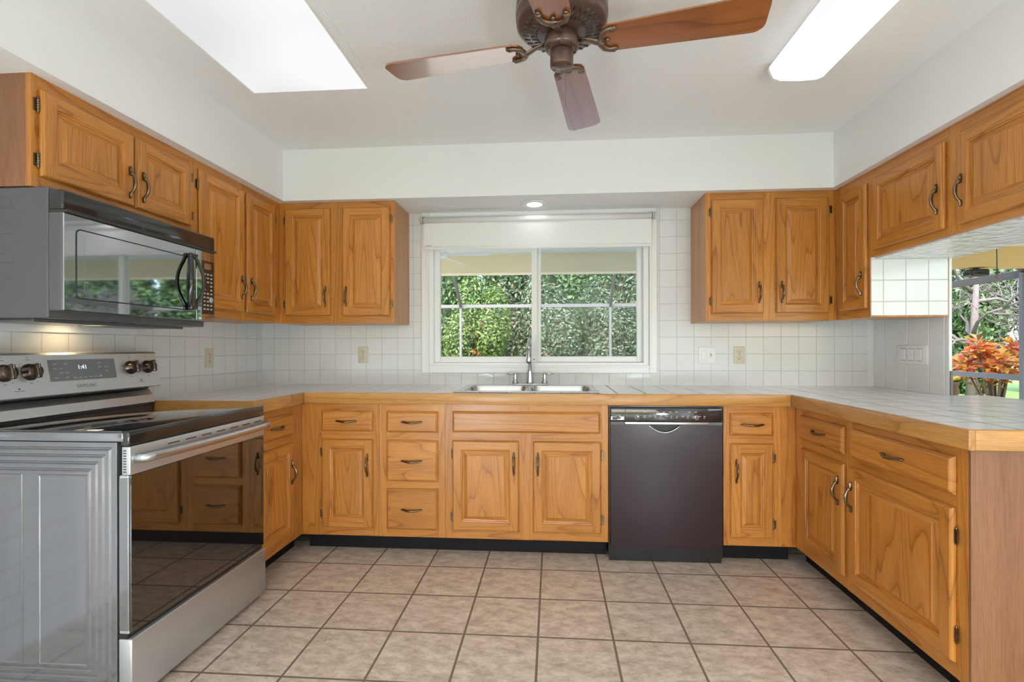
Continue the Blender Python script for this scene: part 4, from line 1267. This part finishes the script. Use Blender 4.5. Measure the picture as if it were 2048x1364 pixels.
bush('grey-green hedge shrub right behind the window mullion', -0.15, 12.4, 0.80, 0.9, 2.95, M['leafB'], 13000, 0.042, 12, flowers=3)
bush('grey-green hedge shrub behind the right window pane', 1.5, 12.4, 0.80, 0.9, 2.9, M['leafB'], 13000, 0.040, 13)
bush('green hedge shrub with a red flowering corner behind the right end of the window', 3.15, 12.4, 0.80, 0.9, 2.9, M['leafA'], 12000, 0.043, 14, flowers=3)
bush('dark green hedge shrub out past the right end of the patio cage', 4.9, 12.6, 0.85, 0.9, 3.0, M['leafC'], 10000, 0.047, 15)

for i_, (x_, nm) in enumerate(((-4.6, 'left of the window'), (-2.7, 'showing above the left pane'), (-0.9, 'behind the mullion'), (0.9, 'showing above the right pane'), (2.7, 'behind the right end of the window'), (4.5, 'right of the window'))):
    bush('tall dark green shrub of the back row, ' + nm, x_, 14.6, 0.80, 0.8, 4.6, M['leafC'] if i_ % 2 else M['leafB'], 7000, 0.07, 40 + i_, group='tall shrubs behind the hedge')

for i_, (x_, nm) in enumerate(((-4.0, 'left of the window'), (-1.9, 'in the middle of the left pane'), (0.2, 'just right of the mullion'), (2.3, 'in the right pane'), (4.4, 'right of the window'))):
    bush('tallest shrub far behind the hedge, ' + nm, x_, 17.4, 0.95, 0.8, 6.4, M['leafC'], 6000, 0.085, 60 + i_, group='tallest shrubs at the back of the garden')

def tree(label, x, y, h, cr, mat, seed, n=5000, size=0.11, bare=False):
    r = random.Random(seed)
    t = thing('garden_tree', label, 'tree', (x, y, -0.12), 0, 'trees beyond the patio')
    b = MB()
    b.tube([(0, 0, 0), (0.1, 0.05, h * .3), (0.05, -0.1, h * .62)], [0.10, 0.075, 0.04] if bare else [0.22, 0.16, 0.10], M['bark'], 10)
    tips = []
    def grow(p, d, L, rad, lev):
        pts = [p]; q = p.copy(); dd = d.copy()
        for k in range(4):
            dd = (dd + Vector((r.uniform(-.5, .5), r.uniform(-.5, .5), r.uniform(-.35, .4)))).normalized()
            q = q + dd * L / 4; pts.append(q.copy())
        b.tube([tuple(s) for s in pts], [max(0.006, rad * q_) for q_ in (1, .85, .7, .58, .45)], M['bark'], 5)
        tips.append(q)
        if lev > 0:
            for k in range(4 if bare else 3):
                grow(pts[r.choice((2, 3, 4))], (dd + Vector((r.uniform(-1, 1), r.uniform(-1, 1), r.uniform(-.5, .7)))).normalized(), L * .68, rad * .5, lev - 1)
    for k in range(7 if bare else 5):
        a = 2 * PI * k / (7 if bare else 5) + r.random()
        grow(Vector((0.05, 0, h * r.uniform(.22, .6))), Vector((math.cos(a), math.sin(a), 0.35)).normalized(), cr * (0.75 if bare else 0.95), 0.045 if bare else 0.08, 4 if bare else 1)
    b.build('trunk', t)
    b = MB()
    for k in range(12):
        a = r.uniform(0, 2 * PI); q = r.uniform(0, .75) * cr
        c = (q * math.cos(a), q * math.sin(a) + (1.4 if bare else 0), h * r.uniform(.25 if bare else .18, .95))
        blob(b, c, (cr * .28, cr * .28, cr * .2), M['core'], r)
        leaf_cloud(b, c, (cr * .45, cr * .45, cr * .34), n // 12, size, mat, r, 0.6)
    b.build('crown', t)
    return t
tree('tangled tree with bare grey branches seen through the pass-through', 8.45, 10.6, 4.6, 1.5, M['leafC'], 21, 5200, 0.075, True)
tree('dense green tree behind the corner post of the patio cage', 13.2, 9.4, 5.5, 1.6, M['leafC'], 22, 5200, 0.10)
for i_, (x_, nm) in enumerate(((8.2, 'left of'), (10.0, 'straight behind'), (11.85, 'right of'), (13.75, 'far right of'))):
    bush('tall dense shrub at the garden edge, ' + nm + ' the tangled grey tree', x_, 14.6, 0.82, 0.9, 6.4, M['leafC'], 7000, 0.085, 80 + i_, group='tall shrubs beyond the tangled tree')
tree('green tree standing on the lawn right of the pass-through', 10.5, 3.6, 5.5, 2.4, M['leafC'], 26, 4000, 0.12)
tree('green tree on the lawn far right, outside the photograph', 9.5, -0.6, 5.5, 2.4, M['leafC'], 27, 3500, 0.13)

def croton(label, x, y, h, w, seed, n=520):
    r = random.Random(seed)
    t = thing('croton_bush', label, 'shrub', (x, y, -0.12), 0, 'croton bushes outside the patio cage')
    b = MB()
    heads = []
    for k in range(13):
        a = 2 * PI * k / 13; q = w * r.uniform(.15, .85)
        top = Vector((q * math.cos(a), q * math.sin(a) * .7, h * r.uniform(.72, .98)))
        b.tube([(0.05 * math.cos(a), 0.05 * math.sin(a), 0), (top.x * .45, top.y * .45, h * .42), tuple(top)], [0.022, 0.016, 0.010], M['stem'], 6)
        heads.append(top)
    b.build('stem', t)
    b = MB()
    for hd in heads:
        V, F = [], []
        for k in range(n // 13):
            a = r.uniform(0, 2 * PI); el = r.uniform(-.2, 1.2)
            d = Vector((math.cos(a) * math.cos(el), math.sin(a) * math.cos(el), math.sin(el)))
            p0 = hd + Vector((0, 0, r.uniform(-.28, .03))); L = r.uniform(.12, .22); sd = d.cross(Vector((0, 0, 1))).normalized() * L * .22
            mid = p0 + d * L * .55 + Vector((0, 0, .012)); tip = p0 + d * L - Vector((0, 0, .03))
            o = len(V)
            V += [tuple(p0), tuple(mid - sd), tuple(tip), tuple(mid + sd)]
            F.append((o, o + 1, o + 2, o + 3))
        b.add(V, F, M['croton'])
    b.build('foliage', t)
croton('red and orange croton bush just outside the cage, seen through the pass-through', 6.35, 7.55, 1.40, 0.62, 31)
croton('orange croton bush behind the jamb of the pass-through', 6.3, 8.7, 1.42, 0.6, 32)
croton('orange croton bush right of the cage corner post', 7.25, 6.75, 1.40, 0.55, 33)

# small things at the pass-through
b = MB(); b.lathe([(0.017, 0.0), (0.017, 0.98), (0.022, 0.985), (0.022, 1.0)], M['bronzerod'], 14, (0, 0, -0.04))
o = b.build('patio_post'); o.location = (2.545, 3.305, 0); tag(o, 'slim brown wooden post standing outside the pass-through jamb', 'post')
b = MB(); b.tube([(0, 0, 0), (0.002, 0, -0.22), (0, 0, -0.46), (0.003, 0, -0.64)], 0.003, M['slot'], 6); b.lathe([(0.004, -0.67), (0.007, -0.66), (0.004, -0.64)], M['bronzerod'], 8)
o = b.build('pull_cord'); o.location = (3.127, 3.70, 2.335); tag(o, 'thin dark pull cord hanging from the porch ceiling by the pass-through', 'cord')
sp_ = thing('porch_speaker', 'black box speaker hanging under the porch beam', 'speaker', (4.93, 6.1, 2.105))
b = MB(); b.box(-0.10, 0.10, -0.07, 0.07, -0.10, -0.02, M['blackp'], 0.02, 3); b.build('case', sp_); b = MB(); b.box(-0.015, 0.015, -0.03, 0.03, -0.03, -0.0005, M['alu']); b.build('bracket', sp_)
b = MB(); b.box(XW1 + 0.001, XW1 + 0.015, 2.755, 2.7628, ZT + 0.001, 1.055, M['alu_w'], 0.002); tag(b.build('track_stop'), 'grey metal track stop at the foot of the pass-through jamb', 'metal strip')
